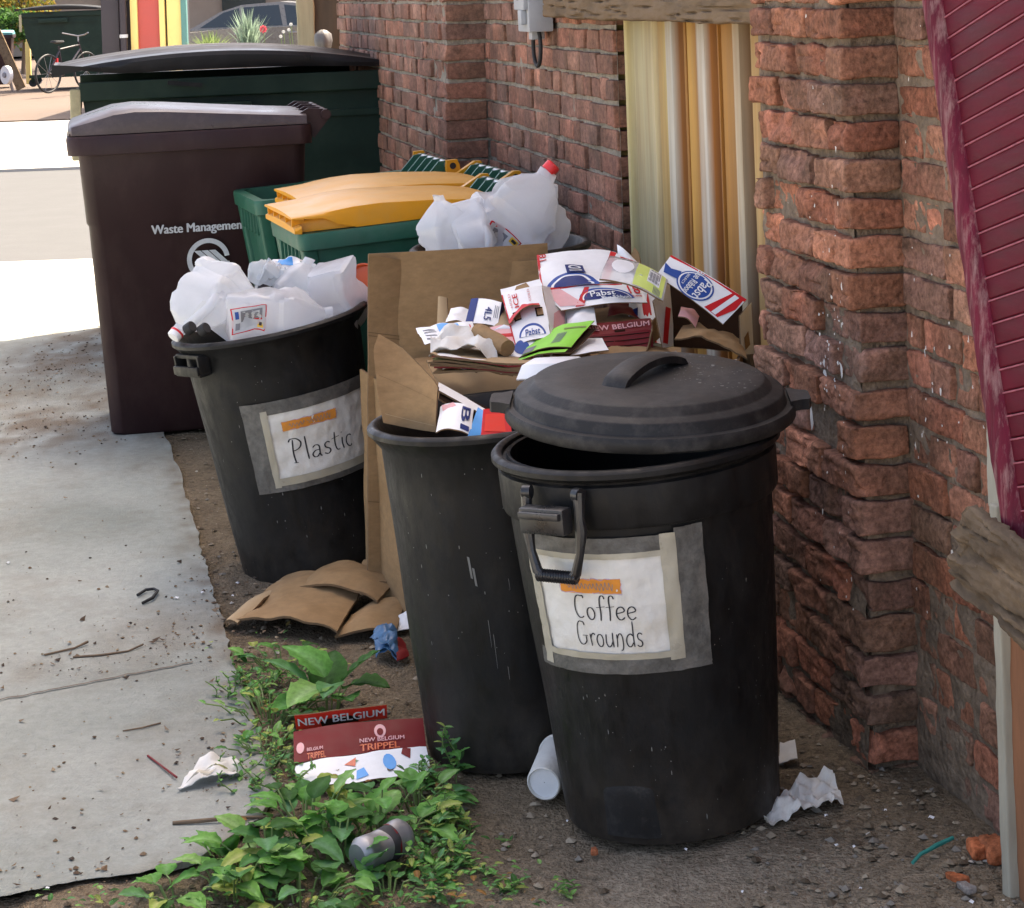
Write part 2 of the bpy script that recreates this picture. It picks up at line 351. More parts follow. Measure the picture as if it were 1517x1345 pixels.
def text_w(s, h, xs): return sum((GL[c][0] + .06)*h*xs for c in s)
# ------------------------------------------------------------------ bent sheets of card and paper
class Sheet:
    def __init__(s, bl, br, tr, tl, bow=0.0, bowv=0.0, wr=0.0, wf=9.0, seed=0, curl=None):
        s.q = [Vector(p) for p in (bl, br, tr, tl)]; s.bow = bow; s.bowv = bowv; s.wr = wr; s.wf = wf; s.seed = seed; s.curl = curl
        n = (s.q[1]-s.q[0]).cross(s.q[3]-s.q[0])
        if n.length < 1e-9: n = (s.q[2]-s.q[1]).cross(s.q[3]-s.q[1])
        n.normalize(); c = sum(s.q, Vector())/4
        if n.dot(Vector((0, 0, H)) - c) < 0: n = -n
        s.n = n
    def at(s, u, v, off=0.0):
        a, b, c, d = s.q
        p = (a*(1-u) + b*u)*(1-v) + (d*(1-u) + c*u)*v
        k = s.bow*4*u*(1-u) + s.bowv*4*v*(1-v)
        if s.wr: k += s.wr*fnoise((p.x*s.wf + s.seed, p.y*s.wf, p.z*s.wf), 3)
        if s.curl: k += s.curl(u, v)
        return p + s.n*(k + off)
    def mesh(s, mb, mat, th=.003, nx=12, ny=10, edge=None, back=None, outline=None):
        nx1 = nx + 1; V = []
        us = [(i/nx) for i in range(nx+1)]; vs = [(j/ny) for j in range(ny+1)]
        def ol(u, v): return outline(u, v) if outline else (u, v)
        front = [s.at(*ol(u, v), 0) for v in vs for u in us]; bk = [s.at(*ol(u, v), -th) for v in vs for u in us]
        F = [(j*nx1+i, j*nx1+i+1, (j+1)*nx1+i+1, (j+1)*nx1+i) for j in range(ny) for i in range(nx)]
        mb.add(front, F, mat); mb.add(bk, [f[::-1] for f in F], back or mat)
        per = [i for i in range(nx+1)] + [j*nx1+nx for j in range(1, ny+1)] + [ny*nx1+i for i in range(nx-1, -1, -1)] + [j*nx1 for j in range(ny-1, 0, -1)]
        V = [front[i] for i in per] + [bk[i] for i in per]; n = len(per)
        mb.add(V, [(k, (k+1) % n, n+(k+1) % n, n+k) for k in range(n)], edge or mat)
        return mb
    def patch(s, mb, mat, u0, v0, u1, v1, off=.0012, nx=4, ny=4):
        V = [s.at(u0+(u1-u0)*i/nx, v0+(v1-v0)*j/ny, off) for j in range(ny+1) for i in range(nx+1)]
        mb.add(V, [(j*(nx+1)+i, j*(nx+1)+i+1, (j+1)*(nx+1)+i+1, (j+1)*(nx+1)+i) for j in range(ny) for i in range(nx)], mat)
    def poly(s, mb, mat, pts, off=.0012):
        c = (sum(p[0] for p in pts)/len(pts), sum(p[1] for p in pts)/len(pts)); n = len(pts)
        V = [s.at(c[0], c[1], off)] + [s.at((p[0]+c[0])/2, (p[1]+c[1])/2, off) for p in pts] + [s.at(p[0], p[1], off) for p in pts]
        F = [(0, 1+k, 1+(k+1) % n) for k in range(n)] + [(1+k, 1+n+k, 1+n+(k+1) % n, 1+(k+1) % n) for k in range(n)]
        mb.add(V, F, mat)
    def text(s, mb, t, box, mat, off=.002, bold=0.0, rot=0, **k):
        # thickened by a few slightly shifted layers, each a hair above the last
        for q in range(3 if bold else 1):
            du = (q - 1)*bold*.55*((box[2]-box[0])/max(1, len(t)*.55) if rot in (0, 180) else (box[2]-box[0])) if bold else 0
            dv = (q - 1)*bold*.55*((box[3]-box[1]) if rot in (0, 180) else (box[3]-box[1])/max(1, len(t)*.55)) if bold else 0
            put_text(mb, t, lambda u, v: s.at(u + du, v + dv*.4, off + .0004*q), box, mat, bold=0.0, rot=rot, **k)
def ell(cx, cy, rx, ry, n=24, a0=0, a1=360): return [(cx+rx*math.cos(R(a0+(a1-a0)*k/n)), cy+ry*math.sin(R(a0+(a1-a0)*k/n))) for k in range(n)]
def s_px(x, y, t=0.0):
    d = P(x, y, 1.0); k = Vector((d.x, 1.0, 0))
    lam = (WO.dot(WN) + t)/k.dot(WN)
    return (k*lam - WO).dot(WA)
def lin(r, g, b): return tuple((c/255/12.92 if c/255 <= .04045 else ((c/255+.055)/1.055)**2.4) for c in (r, g, b))
# ------------------------------------------------------------------ world, sun
SUN_EL, SUN_AZ = R(62), R(35)          # azimuth clockwise from +Y
w = bpy.data.worlds.new('World'); S.world = w; w.use_nodes = True
sky = w.node_tree.nodes.new('ShaderNodeTexSky'); sky.sky_type = 'NISHITA'; sky.sun_disc = False
sky.sun_elevation = SUN_EL; sky.sun_rotation = SUN_AZ; sky.air_density = .55; sky.dust_density = 4.0; sky.ozone_density = .2
bg = w.node_tree.nodes['Background']; w.node_tree.links.new(sky.outputs[0], bg.inputs[0]); bg.inputs[1].default_value = .15
sl = bpy.data.lights.new('sun', 'SUN'); sl.energy = 3.5; sl.angle = R(.5); sl.color = (1, .94, .85)
so = bpy.data.objects.new('sun', sl); COL.objects.link(so)
sd = Vector((math.sin(SUN_AZ)*math.cos(SUN_EL), math.cos(SUN_AZ)*math.cos(SUN_EL), math.sin(SUN_EL)))
so.rotation_euler = sd.to_track_quat('Z', 'Y').to_euler(); so.location = (0, 0, 12)
S.view_settings.view_transform = 'Standard'; S.view_settings.look = 'None'; S.view_settings.gamma = 1.0
S.view_settings.exposure = 2.25; S.view_settings.use_white_balance = True; S.view_settings.white_balance_temperature = 7400; S.view_settings.use_curve_mapping = False
S.cycles.use_denoising = True; S.cycles.max_bounces = 8; S.cycles.transparent_max_bounces = 12
S.cycles.sample_clamp_indirect = 6.0
# ------------------------------------------------------------------ bricks
PAL = [(.36, .130, .078), (.32, .12, .075), (.39, .16, .095), (.27, .118, .08), (.35, .175, .115), (.25, .130, .098), (.40, .150, .085), (.33, .145, .092)]
def lat(h, n, r):
    a = [-h, -h + r*.45, -h + r*1.1]; m = [(-h + r*1.1) + (2*h - 2.2*r)*k/n for k in range(1, n)]
    return a + m + [h - r*1.1, h - r*.45, h]
def rbox(mb, c, hx, hy, hz, nx, ny, nz, r, amp, seed, ax, ay, az, mat, col, chip=0.0, freq=14.0, cvar=.25):
    X, Y, Z = lat(hx, nx, r), lat(hy, ny, r), lat(hz, nz, r); I, J, K = len(X)-1, len(Y)-1, len(Z)-1
    idx = {}; V = []; C = []; F = []
    sh = Vector((seed*3.7 % 91, seed*1.9 % 57, seed*7.3 % 83))
    def vid(i, j, k):
        if (i, j, k) in idx: return idx[i, j, k]
        p = Vector((X[i], Y[j], Z[k]))
        q = Vector((max(-hx+r, min(hx-r, p.x)), max(-hy+r, min(hy-r, p.y)), max(-hz+r, min(hz-r, p.z))))
        d = p - q; ck = 0.0
        if d.length > 1e-9: p = q + d.normalized()*r; nn = d.normalized()
        else: nn = Vector((0, 1, 0))
        n1 = fnoise(p*freq + sh, 4)
        p = p + nn*(amp*(n1 + .5*noise.noise(p*70 + sh)))
        if chip > .004 and p.y > 0:
            ca = abs(noise.noise(Vector((p.x*8, p.y*8, p.z*34)) + sh*1.3))
            if ca < .07: p.y -= .0075*(1 - ca/.07)
        if chip:
            n2 = noise.noise(p*freq*.55 + sh*1.7)
            n3 = noise.noise(p*freq*2.2 + sh*.7)
            if n2 > .08 and p.y > 0: ck = min(1, (n2-.08)*4); p.y -= chip*ck*(1 + .7*n3 + .5*noise.noise(p*48 - sh))
            p.x += amp*.9*noise.noise(p*freq*.8 - sh); p.z += amp*.5*noise.noise(p*freq*.8 + sh*.3)
        f = 1 + cvar*n1*1.3; gq = max(0, min(1, .35 + 1.2*noise.noise(p*7 + sh*2.1)))*(1-ck)*.55
        cc_ = tuple(x*f*(1 + .30*ck)*(1-gq) + y*gq for x, y in zip(col, (.115, .074, .048)))
        V.append(c + ax*p.x + ay*p.y + az*p.z); C.append(cc_); idx[i, j, k] = len(V)-1
        return idx[i, j, k]
    for i in range(I):
        for k in range(K):
            F.append((vid(i, J, k), vid(i, J, k+1), vid(i+1, J, k+1), vid(i+1, J, k)))
    for j in range(J):
        for k in range(K):
            F.append((vid(0, j, k), vid(0, j, k+1), vid(0, j+1, k+1), vid(0, j+1, k)))
            F.append((vid(I, j, k), vid(I, j+1, k), vid(I, j+1, k+1), vid(I, j, k+1)))
        for i in range(I):
            F.append((vid(i, j, 0), vid(i, j+1, 0), vid(i+1, j+1, 0), vid(i+1, j, 0)))
            F.append((vid(i, j, K), vid(i+1, j, K), vid(i+1, j+1, K), vid(i, j+1, K)))
    mb.add(V, F, mat, C)
UP = Vector((0, 0, 1)); PITCH = .0768; BH = .0665
def brick_col(z, far=False, sooty=0.0):
    c = PAL[rnd.randrange(len(PAL))]; g = rnd.uniform(.72, 1.2)
    c = tuple((.84*x + .16*y)*.90 for x, y in zip(c, (.27, .165, .115)))
    c = tuple(x*g for x in c)
    if far: c = tuple(.55*x + .45*y for x, y in zip(c, (.20, .115, .088)))
    if z < .55 and rnd.random() < sooty + (.55 - z)*.9: c = tuple(.5*x + .5*y for x, y in zip(c, (.125, .088, .06)))
    return c
def brick_wall(name, parent, s0, s1, t, z1, mat, res, amp, chip, far, head0=None, jag1=0.0, gap=.0, sooty=.1, deep=.06):
    # bricks between s0 (near end) and s1; head0 = depth of the near end face
    mb = MB(); nz = int(z1/PITCH) + 1
    for k in range(nz):
        z = -.03 + PITCH*k + PITCH/2 + rnd.uniform(-.002, .002); s = s0 + (0 if (head0 or far) else rnd.uniform(-.1, 0)); first = True
        while s < s1 - .03:
            L = rnd.choice((.205, .205, .205, .100, .17)) if not head0 else (.100 if (first and k % 2) else .205)
            L *= rnd.uniform(.95, 1.04)
            if k % 6 == 5 and not head0: L = .1*rnd.uniform(.95, 1.05)
            e = min(s + L, s1 + (rnd.uniform(-jag1, jag1*.3) if jag1 else 0))
            if s1 - e < .045: e = s1 + (rnd.uniform(-jag1, jag1*.3) if jag1 else 0)
            a = s + .003 + (0 if first and head0 else .001); b = e - .004
            if b - a > .025:
                dep = (head0 if head0 else deep)*.5
                low = 1 + 1.0*max(0, .5 - z)*(1 if chip else .0)
                tt = t + rnd.uniform(-.006, .004)*(1.4 if chip else .6) - (rnd.uniform(.01, .03) if chip > .008 and rnd.random() < .13 else 0)
                cx = W((a+b)/2, tt - dep, z)
                rx = rnd.uniform(-.012, .012)*(1.6 if chip else .5)
                ax = (WA + UP*rx).normalized(); az = (UP - WA*rx).normalized()
                hz = BH/2 + rnd.uniform(-.0035, .0015) - gap
                rbox(mb, cx, (b-a)/2, dep, hz, max(2, int((b-a)/res)), 1 if not head0 else 4, max(2, int(.06/res)), .004 if chip < .008 else .0055,
                     amp*low, rnd.uniform(0, 500), ax, WN, az, mat, brick_col(z, far, sooty), chip*low)
            s = e + .004; first = False
    return obj(name, mb, parent, smooth=60)
def mortar(mb, s0, s1, t, z0, z1, step, amp, lowfill=0.0, mat='mortar'):
    # a rough bed of mortar behind the bricks
    ns = max(2, int((s1-s0)/step)); nz = int((z1-z0)/step); V = []
    for j in range(nz+1):
        for i in range(ns+1):
            s = s0 + (s1-s0)*i/ns; z = z0 + (z1-z0)*j/nz
            d = amp*fnoise((s*16, z*16, t*3), 4) + lowfill*max(0, min(1, (.6 - z)/.5))*(1 + fnoise((s*6, z*6, 4), 2))
            V.append(W(s, t + d, z))
    mb.add(V, [(j*(ns+1)+i, (j+1)*(ns+1)+i, (j+1)*(ns+1)+i+1, j*(ns+1)+i+1) for j in range(nz) for i in range(ns)], mat)
S1, S2, S3, S4, S5 = 4.30, 4.90, 6.45, 8.37, 11.5
bld = thing('brick_building', 'old brick building with crumbling red wall running along the alley behind the bins', 'building', W(6, 0, 0))
ZT = 1.92
brick_wall('brick_wall', bld, 2.5, S1 - .004, 0.0, ZT, 'brick', .0135, .0038, .005, False, sooty=.12)
brick_wall('brick_pier', bld, S1, S2, .112, ZT, 'brick', .0075, .0055, .012, False, head0=.125, jag1=.04, gap=.001, sooty=.10)
brick_wall('brick_wall', bld, S3, S4 - .004, 0.0, ZT, 'brick_far', .03, .0025, .0032, True)
brick_wall('brick_pier', bld, S4, S4 + .5, .16, ZT, 'brick_far', .02, .0045, .007, True, head0=.165, gap=.0)
brick_wall('brick_wall', bld, S4 + .5, S5, .158, ZT, 'brick_far', .05, .002, .003, True)
for a_ in ((2.45, S1 + .02, -.010, .013, .006, .006, 'mortar'), (S3, S4, -.0125, .035, .003, 0, 'mortar_pale'), (S4 + .04, S5, .1455, .04, .004, 0, 'mortar_pale'), (S1 + .02, S2 - .03, .085, .012, .009, .010, 'mortar')):
    mb = MB(); mortar(mb, a_[0], a_[1], a_[2], -.1, ZT, a_[3], a_[4], lowfill=a_[5], mat=a_[6]); obj('mortar_bed', mb, bld, smooth=60)
mb = MB(); mb.box((0, 0, 0), (S2 - S1 - .038, .116, ZT + .1), 'mortar', Matrix.Translation(W((S1+S2)/2 + .0, .026, ZT/2 - .05)) @ Matrix((( WA.x, WN.x, 0, 0), (WA.y, WN.y, 0, 0), (0, 0, 1, 0), (0, 0, 0, 1)))); obj('pier_core', mb, bld, smooth=0); mb = MB()
FR = lambda s, t, z: Matrix.Translation(W(s, t, z)) @ Matrix(((WA.x, WN.x, 0, 0), (WA.y, WN.y, 0, 0), (0, 0, 1, 0), (0, 0, 0, 1)))
mb.box((0, 0, 0), (.5, .17, ZT + .1), 'mortar_pale', FR(S4 + .263, .062, ZT/2 - .05))
obj('pier_core', mb, bld, smooth=0)
mb = MB()
mb.box((0, 0, 0), (9.25, 5.0, 5.2), 'wall_upper', FR(6.825, -2.65, 2.55))
mb.box((0, 0, 0), (9.25, .135, 3.2), 'wall_upper', FR(6.825, -.0775, 3.53))
mb.box((0, 0, 0), (.28, .135, 2.0), 'wall_upper', FR(2.34, -.0775, .93))
mb.box((0, 0, 0), (S5 - S4, .16, 3.2), 'wall_upper', FR((S4+S5)/2, .07, 3.53))
obj('upper_wall', mb, bld, smooth=0)
mb = MB(); mb.box((0, 0, 0), (9.5, 5.35, .16), 'roof', FR(6.825, -2.60, 5.22)); obj('roof', mb, bld, smooth=0)
# timber lintel over the blocked opening
mb = MB()
sa, sb = S2 - .02, s_px(834, 20)
rbox(mb, W((sa+sb)/2, -.005, 1.64), (sb-sa)/2, .075, .105, 160, 4, 40, .010, .004, 3.3, WA, WN, UP, 'wood_weathered', (1, 1, 1), 0.0, 9.0)
mb.col = False
for i, v in enumerate(mb.v):
    q = v - WO; s_ = q.dot(WA); c_ = abs(noise.noise(Vector((s_*1.6, 2.0, v.z*42)))); d_ = max(0, 1 - c_/.10)*.012 + .004*noise.noise(Vector((s_*9, 1, v.z*30)))
    mb.v[i] = v - WN*d_ + UP*(.012*noise.noise(Vector((s_*4, 5, 0))) if v.z < 1.56 else 0)
obj('lintel', mb, bld, smooth=50)
# ribbed metal sheet with rust runs closing the opening
prof = [(906, 0, (150, 145, 95)), (912, 1, (205, 203, 155)), (920, 1, (190, 185, 120)), (922, 0, (140, 130, 72)), (928, 0, (150, 140, 80)), (932, 1, (216, 206, 160)), (936, 1, (200, 190, 140)),  # the olive steps are a shadow line put into the colour
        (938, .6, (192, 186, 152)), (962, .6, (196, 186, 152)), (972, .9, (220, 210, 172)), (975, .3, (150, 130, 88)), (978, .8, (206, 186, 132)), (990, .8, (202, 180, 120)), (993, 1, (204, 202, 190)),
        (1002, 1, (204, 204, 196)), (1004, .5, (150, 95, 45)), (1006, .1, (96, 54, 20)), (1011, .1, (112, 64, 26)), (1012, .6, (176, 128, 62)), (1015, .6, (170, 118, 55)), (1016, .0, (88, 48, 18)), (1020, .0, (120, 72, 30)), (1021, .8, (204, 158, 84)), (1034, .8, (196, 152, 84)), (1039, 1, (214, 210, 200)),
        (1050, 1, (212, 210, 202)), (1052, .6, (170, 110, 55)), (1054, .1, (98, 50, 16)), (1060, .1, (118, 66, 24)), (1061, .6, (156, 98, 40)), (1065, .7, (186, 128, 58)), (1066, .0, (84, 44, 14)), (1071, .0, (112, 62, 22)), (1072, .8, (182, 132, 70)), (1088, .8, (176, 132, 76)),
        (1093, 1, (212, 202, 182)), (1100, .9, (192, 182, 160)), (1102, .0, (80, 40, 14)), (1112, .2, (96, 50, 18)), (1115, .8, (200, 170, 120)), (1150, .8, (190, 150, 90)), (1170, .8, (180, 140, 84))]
mb = MB(); V = []; C = []; NZ = 48
cols = []
for a, b in zip(prof, prof[1:]):
    m = max(1, int((b[0]-a[0])/2))
    for q in range(m): f = q/m; cols.append((a[0]+(b[0]-a[0])*f, a[1]+(b[1]-a[1])*f, tuple(x+(y-x)*f for x, y in zip(a[2], b[2]))))
cols.append(prof[-1])
for j in range(NZ+1):
    z = 1.545*j/NZ
    for px, o, c in cols:
        s = s_px(px, 220, -.03); wv = 3*noise.noise(Vector((px*.05, z*1.5, 0)))
        V.append(W(s, -.066 + .040*o, z))
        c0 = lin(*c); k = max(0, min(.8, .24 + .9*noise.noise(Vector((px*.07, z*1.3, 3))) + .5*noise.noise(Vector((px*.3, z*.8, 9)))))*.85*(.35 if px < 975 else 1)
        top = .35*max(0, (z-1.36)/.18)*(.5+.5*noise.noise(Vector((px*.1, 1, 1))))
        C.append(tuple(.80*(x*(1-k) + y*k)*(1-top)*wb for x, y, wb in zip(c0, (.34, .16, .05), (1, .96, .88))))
n = len(cols)
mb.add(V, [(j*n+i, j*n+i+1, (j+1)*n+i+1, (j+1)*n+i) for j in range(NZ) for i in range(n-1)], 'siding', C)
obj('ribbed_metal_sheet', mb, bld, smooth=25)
# white paint spatter and pale smears left on the brickwork
r_ = random.Random(21); mb = MB()
for _ in range(150):
    if r_.random() < .5: s_, t_ = S1 - r_.uniform(.02, .55), .007
    else: s_, t_ = S1 + .02 + abs(r_.gauss(0, .10)), .120
    z_ = r_.choice((r_.gauss(.86, .10), r_.uniform(.35, 1.6))); q = r_.uniform(.0012, .0045); e_ = r_.choice((1, 1.4, 2.6))
    if r_.random() < .10 and t_ > .1: q *= 2.6
    mb.add([W(s_ + q*math.cos(k*.9)*r_.uniform(.5, 1.1), t_ + r_.uniform(-.001, .001), z_ + q*e_*math.sin(k*.9)*r_.uniform(.5, 1.1)) for k in range(7)], [tuple(range(7))], 'spatter')
tag(obj('paint_spatter', mb, bld, smooth=0), kind='stuff')
# ------------------------------------------------------------------ ground
def slab_edge(Y):
    pts = [(3.3, -.66), (3.85, -.72), (4.15, -.555), (4.3, G(392, 1235).x), (G(405, 1180).y, G(405, 1180).x), (G(330, 930).y, G(330, 930).x), (G(290, 780).y, G(290, 780).x), (G(245, 640).y, G(245, 640).x), (9.5, -1.62), (14, -2.3)]
    pts.sort()
    for (a, b), (c, d) in zip(pts, pts[1:]):
        if a <= Y <= c: return b + (d-b)*(Y-a)/(c-a) + .014*noise.noise(Vector((Y*3, 0, 0))) + .010*noise.noise(Vector((Y*23, 3, 0))) + .007*noise.noise(Vector((Y*71, 3, 0)))
    return pts[-1][1]
def near_edge(X):      # the slab's end towards the camera
    a, b = G(0, 1332), G(300, 1275)
    return a.y + (b.y-a.y)*(X-a.x)/(b.x-a.x) + .02*noise.noise(Vector((X*6, 7, 0))) + .010*noise.noise(Vector((X*40, 7, 0)))
_dp = [(G(50, 640), .50, .40, 1.1), (G(20, 590), .4, .6, .6), (G(125, 520), .28, .9, 1.3), (G(125, 600), .22, .4, .9), (G(60, 480), .45, .5, .45), (G(300, 940), .30, .16, .45), (G(180, 985), .5, .10, .25), (G(330, 1125), .2, .2, .35), (G(60, 1000), .4, .10, .3), (G(230, 690), .3, .15, .4)]
mb = MB(); V = []; C = []; F = []
ys = []; y = 3.4
while y < 12.05: ys.append(y); y += .03 if y < 6 else .05
NXS = 90
for Y in ys:
    e = slab_edge(Y)
    for i in range(NXS+1):
        f = i/NXS; X = e - 4.2*(1-f)**2.2
        z = .006 + .002*noise.noise(Vector((X*2, Y*2, 1)))
        yy = max(Y, near_edge(X)); 
        if i == NXS: z -= .012
        V.append((X, yy, z))
        d = 0
        for p, rx, ry, k in _dp:
            q = ((X-p.x)/rx)**2 + ((yy-p.y)/ry)**2
            if q < 4: d = max(d, k*math.exp(-q)*(.75 + 1.3*fnoise((X*9, yy*5, 2), 5)))
        ed = max(0, 1 - (e-X)/.10); d = max(d, ed*(.45 + .9*fnoise((X*14, yy*14, 7), 3)))
        st = .5 + .5*fnoise((X*1.3, yy*1.3, 5), 5)
        d = max(0, min(1, d)); b = (.185 + .15*st, .203 + .15*st, .183 + .14*st); g = (.135, .10, .068)
        C.append(tuple(x*(1-d*.85) + q*d*.85 for x, q in zip(b, g)))
for j in range(len(ys)-1):
    for i in range(NXS): F.append((j*(NXS+1)+i, j*(NXS+1)+i+1, (j+1)*(NXS+1)+i+1, (j+1)*(NXS+1)+i))
mb.add(V, F, 'concrete', C); struct('pavement', mb, 60)
mb = MB()
for (a_, b_) in (((-20, 1046), (286, 986)), ):
    n = 40; V = []
    for i in range(n+1):
        f = i/n; p = G(a_[0] + (b_[0]-a_[0])*f, a_[1] + (b_[1]-a_[1])*f + 2.5*noise.noise(Vector((f*14, 1, 0)))); w_ = .004 + .003*noise.noise(Vector((f*40, 3, 0)))
        V += [(p.x, p.y - w_, .0095), (p.x, p.y + w_, .0095)]
    mb.add(V, [(2*i, 2*i+2, 2*i+3, 2*i+1) for i in range(n)], 'joint_dirt')
struct('pavement_joint', mb, 0)
mb = MB(); V = []; C = []; F = []
xs = [-3.2 + .1*i for i in range(16)] + [-1.6 + .026*i for i in range(104)] + [1.1 + .1*i for i in range(4)]
ys = [2.4 + .028*i for i in range(140)] + [6.32 + .07*i for i in range(88)]
for Y in ys:
    for X in xs:
        z = gz(X, Y) - .012 - (.012 if X < slab_edge(min(Y, 14)) - .03 and Y > near_edge(X) + .05 else 0) + .006*fnoise((X*22, Y*22, 1), 3)
        V.append((X, Y, z))
        k = .5 + .5*fnoise((X*3, Y*3, 8), 4); m = min(1, 1.5*max(0, 1 - math.hypot(X-.30, (Y-3.66)*1.3)/.62))*(.75 + .5*fnoise((X*9, Y*9, 4), 3))
        b = (.125+.12*k, .095+.095*k, .062+.066*k); C.append(tuple(x*(1-m*.75) + y_*m*.75 for x, y_ in zip(b, (.40, .335, .25))))
nx = len(xs)
mb.add(V, [(j*nx+i, j*nx+i+1, (j+1)*nx+i+1, (j+1)*nx+i) for j in range(len(ys)-1) for i in range(nx-1)], 'soil', C); struct('dirt_strip', mb, 70)
def sheet(name, x0, x1, y0, y1, z, mat, th=0.0):
    mb = MB(); V = [(x0, y0, z), (x1, y0, z), (x1, y1, z), (x0, y1, z)]; F = [(0, 1, 2, 3)]
    if th: V += [(a, b, z-th) for a, b, _ in V]; F += [(0, 4, 5, 1), (1, 5, 6, 2), (2, 6, 7, 3), (3, 7, 4, 0)]
    mb.add(V, F, mat); return struct(name, mb, 0)
sheet('ground', -900, 900, -60, 1500, -.16, 'soil' if False else 'pavement_far')
sheet('sidewalk', -40, 40, 11.95, 13.2, 0.0, 'pavement_far', .14)
sheet('road', -60, 60, 13.0, 21.7, -.12, 'asphalt')
sheet('sidewalk', -60, 60, 21.6, 30.0, -.09, 'pavement_far', .06)
sheet('brick_plaza', -60, 60, 30.0, 75, -.07, 'pavers', .1)
# ------------------------------------------------------------------ round bins
def frame(base, top):
    z = (top - base).normalized(); x = (Vector((1, 0, 0)) - z*z.x).normalized(); y = z.cross(x)
    return Matrix.Translation(base) @ Matrix((x, y, z)).transposed().to_4x4()
def can_profile(rb, rt, h, collar=None, rim=.016, groove=False):
    p = [(rb-.014, 0.0), (rb-.003, .004), (rb, .016)]
    zc = collar if collar else h - .05
    for k in range(1, 9): p.append((rb + (rt-.012-rb)*k/8*(zc/(h)) / (zc/h), .016 + (zc-.016)*k/8))
    if collar:
        p += [(rt-.002, zc+.003), (rt+.001, zc+.010), (rt+.004, h-.042), (rt+.003, h-.034)]
        if groove: p += [(rt-.004, h-.030), (rt-.003, h-.026)]
    p += [(rt+rim*.6, h-.022), (rt+rim, h-.016), (rt+rim, h-.007), (rt+rim*.6, h-.001), (rt+.001, h), (rt-.006, h-.004)]
    if groove: p += [(rt-.008, h-.012), (rt-.014, h-.012), (rt-.017, h-.006), (rt-.023, h-.008)]
    p += [(rt-.026, h-.05), (rb-.012, .05), (rb-.02, .03)]
    return p
class Bin:
    def __init__(s, name, label, base, top, rb, rt, collar=None, rim=.016, groove=False, mat='black_plastic', wob=.004, seed=0):
        s.M = frame(base, top); s.h = (top-base).length; s.rb, s.rt, s.collar = rb, rt, collar
        s.t = thing(name, label, 'bin', s.M)
        mb = MB(); mb.lathe(can_profile(rb, rt, s.h, collar, rim, groove), mat, 96, wob, seed, True, True)
        s.body = obj('body', mb, s.t, local=True, smooth=40)
    def rad(s, z):
        zc = s.collar if s.collar else s.h - .05
        return s.rb + (s.rt-.012-s.rb)*max(0, z-.016)/(zc-.016)
    def surf(s, th, z, off=.002, wr=0.0):
        r = s.rad(z) + off + (wr*fnoise((th*.14, z*26, s.h*9), 2) if wr else 0); a = R(th)
        return Vector((r*math.sin(a), -r*math.cos(a), z))
    def patch(s, mb, th0, th1, z0, z1, off, mat, n=20, m=8, wr=0.0, rag=0.0):
        V = [s.surf(th0 + (th1-th0)*i/n + rag*noise.noise(Vector((i*.9, j*.9, th0)))*(i in (0, n)), z0 + (z1-z0)*j/m + rag*.002*noise.noise(Vector((i*.7, j, z0*50)))*(j in (0, m)), off, wr) for j in range(m+1) for i in range(n+1)]
        mb.add(V, [(j*(n+1)+i, j*(n+1)+i+1, (j+1)*(n+1)+i+1, (j+1)*(n+1)+i) for j in range(m) for i in range(n)], mat)
    def sign(s, th0, th1, z0, z1, tape, words, orange, thc):
        g = MB(); wr = .0034
        s.patch(g, th0, th1, z0, z1, .0045, 'paper', 64, 36, wr)
        k = R(1)*s.rad((z0+z1)/2)
        def at(x, z): return s.surf(thc + x/k, z, .0058, wr)
        for wd, x0, zb, h, xs in words: stroke_text(g, wd, at, x0, zb, h, xs, 'ink', .066)
        ox0, ox1, oz0, oz1 = orange
        V = [at(ox0 + (ox1-ox0)*i/8, oz0 + (oz1-oz0)*j/2) for j in range(3) for i in range(9)]
        g.add(V, [(j*9+i, j*9+i+1, (j+1)*9+i+1, (j+1)*9+i) for j in range(2) for i in range(8)], 'ink_orange')
        # scribbled ragged border and a small squiggle of writing inside the orange strip
        for (a, b, c, d) in ((ox0, oz1, ox1, oz1), (ox0, oz0, ox1, oz0), (ox0, oz0, ox0, oz1), (ox1, oz0, ox1, oz1)):
            n = 14 if a != c else 5
            pts = [(a + (c-a)*i/n + rnd.uniform(-.003, .003), b + (d-b)*i/n + rnd.uniform(-.003, .003)) for i in range(n+1)]
            for p, q in zip(pts, pts[1:]):
                dx, dz = q[0]-p[0], q[1]-p[1]; l = math.hypot(dx, dz) or 1; nx_, nz_ = -dz/l*.0007, dx/l*.0007
                g.add([at(p[0]-nx_, p[1]-nz_), at(q[0]-nx_, q[1]-nz_), at(q[0]+nx_, q[1]+nz_), at(p[0]+nx_, p[1]+nz_)], [(0, 1, 2, 3)], 'ink_purple')
        def at2(x, z): return s.surf(thc + x/k, z, .0066, wr)
        n = 40; zc = (oz0+oz1)/2
        pts = [(ox0 + (ox1-ox0)*(.12 + .76*i/n), zc + (oz1-oz0)*.22*math.sin(i*1.9)*(1 if i < 26 else 1.4)) for i in range(n+1)]
        for p, q in zip(pts, pts[1:]):
            dx, dz = q[0]-p[0], q[1]-p[1]; l = math.hypot(dx, dz) or 1; nx_, nz_ = -dz/l*.0006, dx/l*.0006
            g.add([at2(p[0]-nx_, p[1]-nz_), at2(q[0]-nx_, q[1]-nz_), at2(q[0]+nx_, q[1]+nz_), at2(p[0]+nx_, p[1]+nz_)], [(0, 1, 2, 3)], 'ink_grey')
        p = obj('paper_sign', g, s.t, local=True, smooth=60)
        t = MB()
        for a, b, c, d, m in tape: s.patch(t, a, b, c, d, .0074 if m == 'tape_grey' else .0086, m, 30, 16, .0034, .35)
        obj('tape', t, p, local=True, smooth=60)
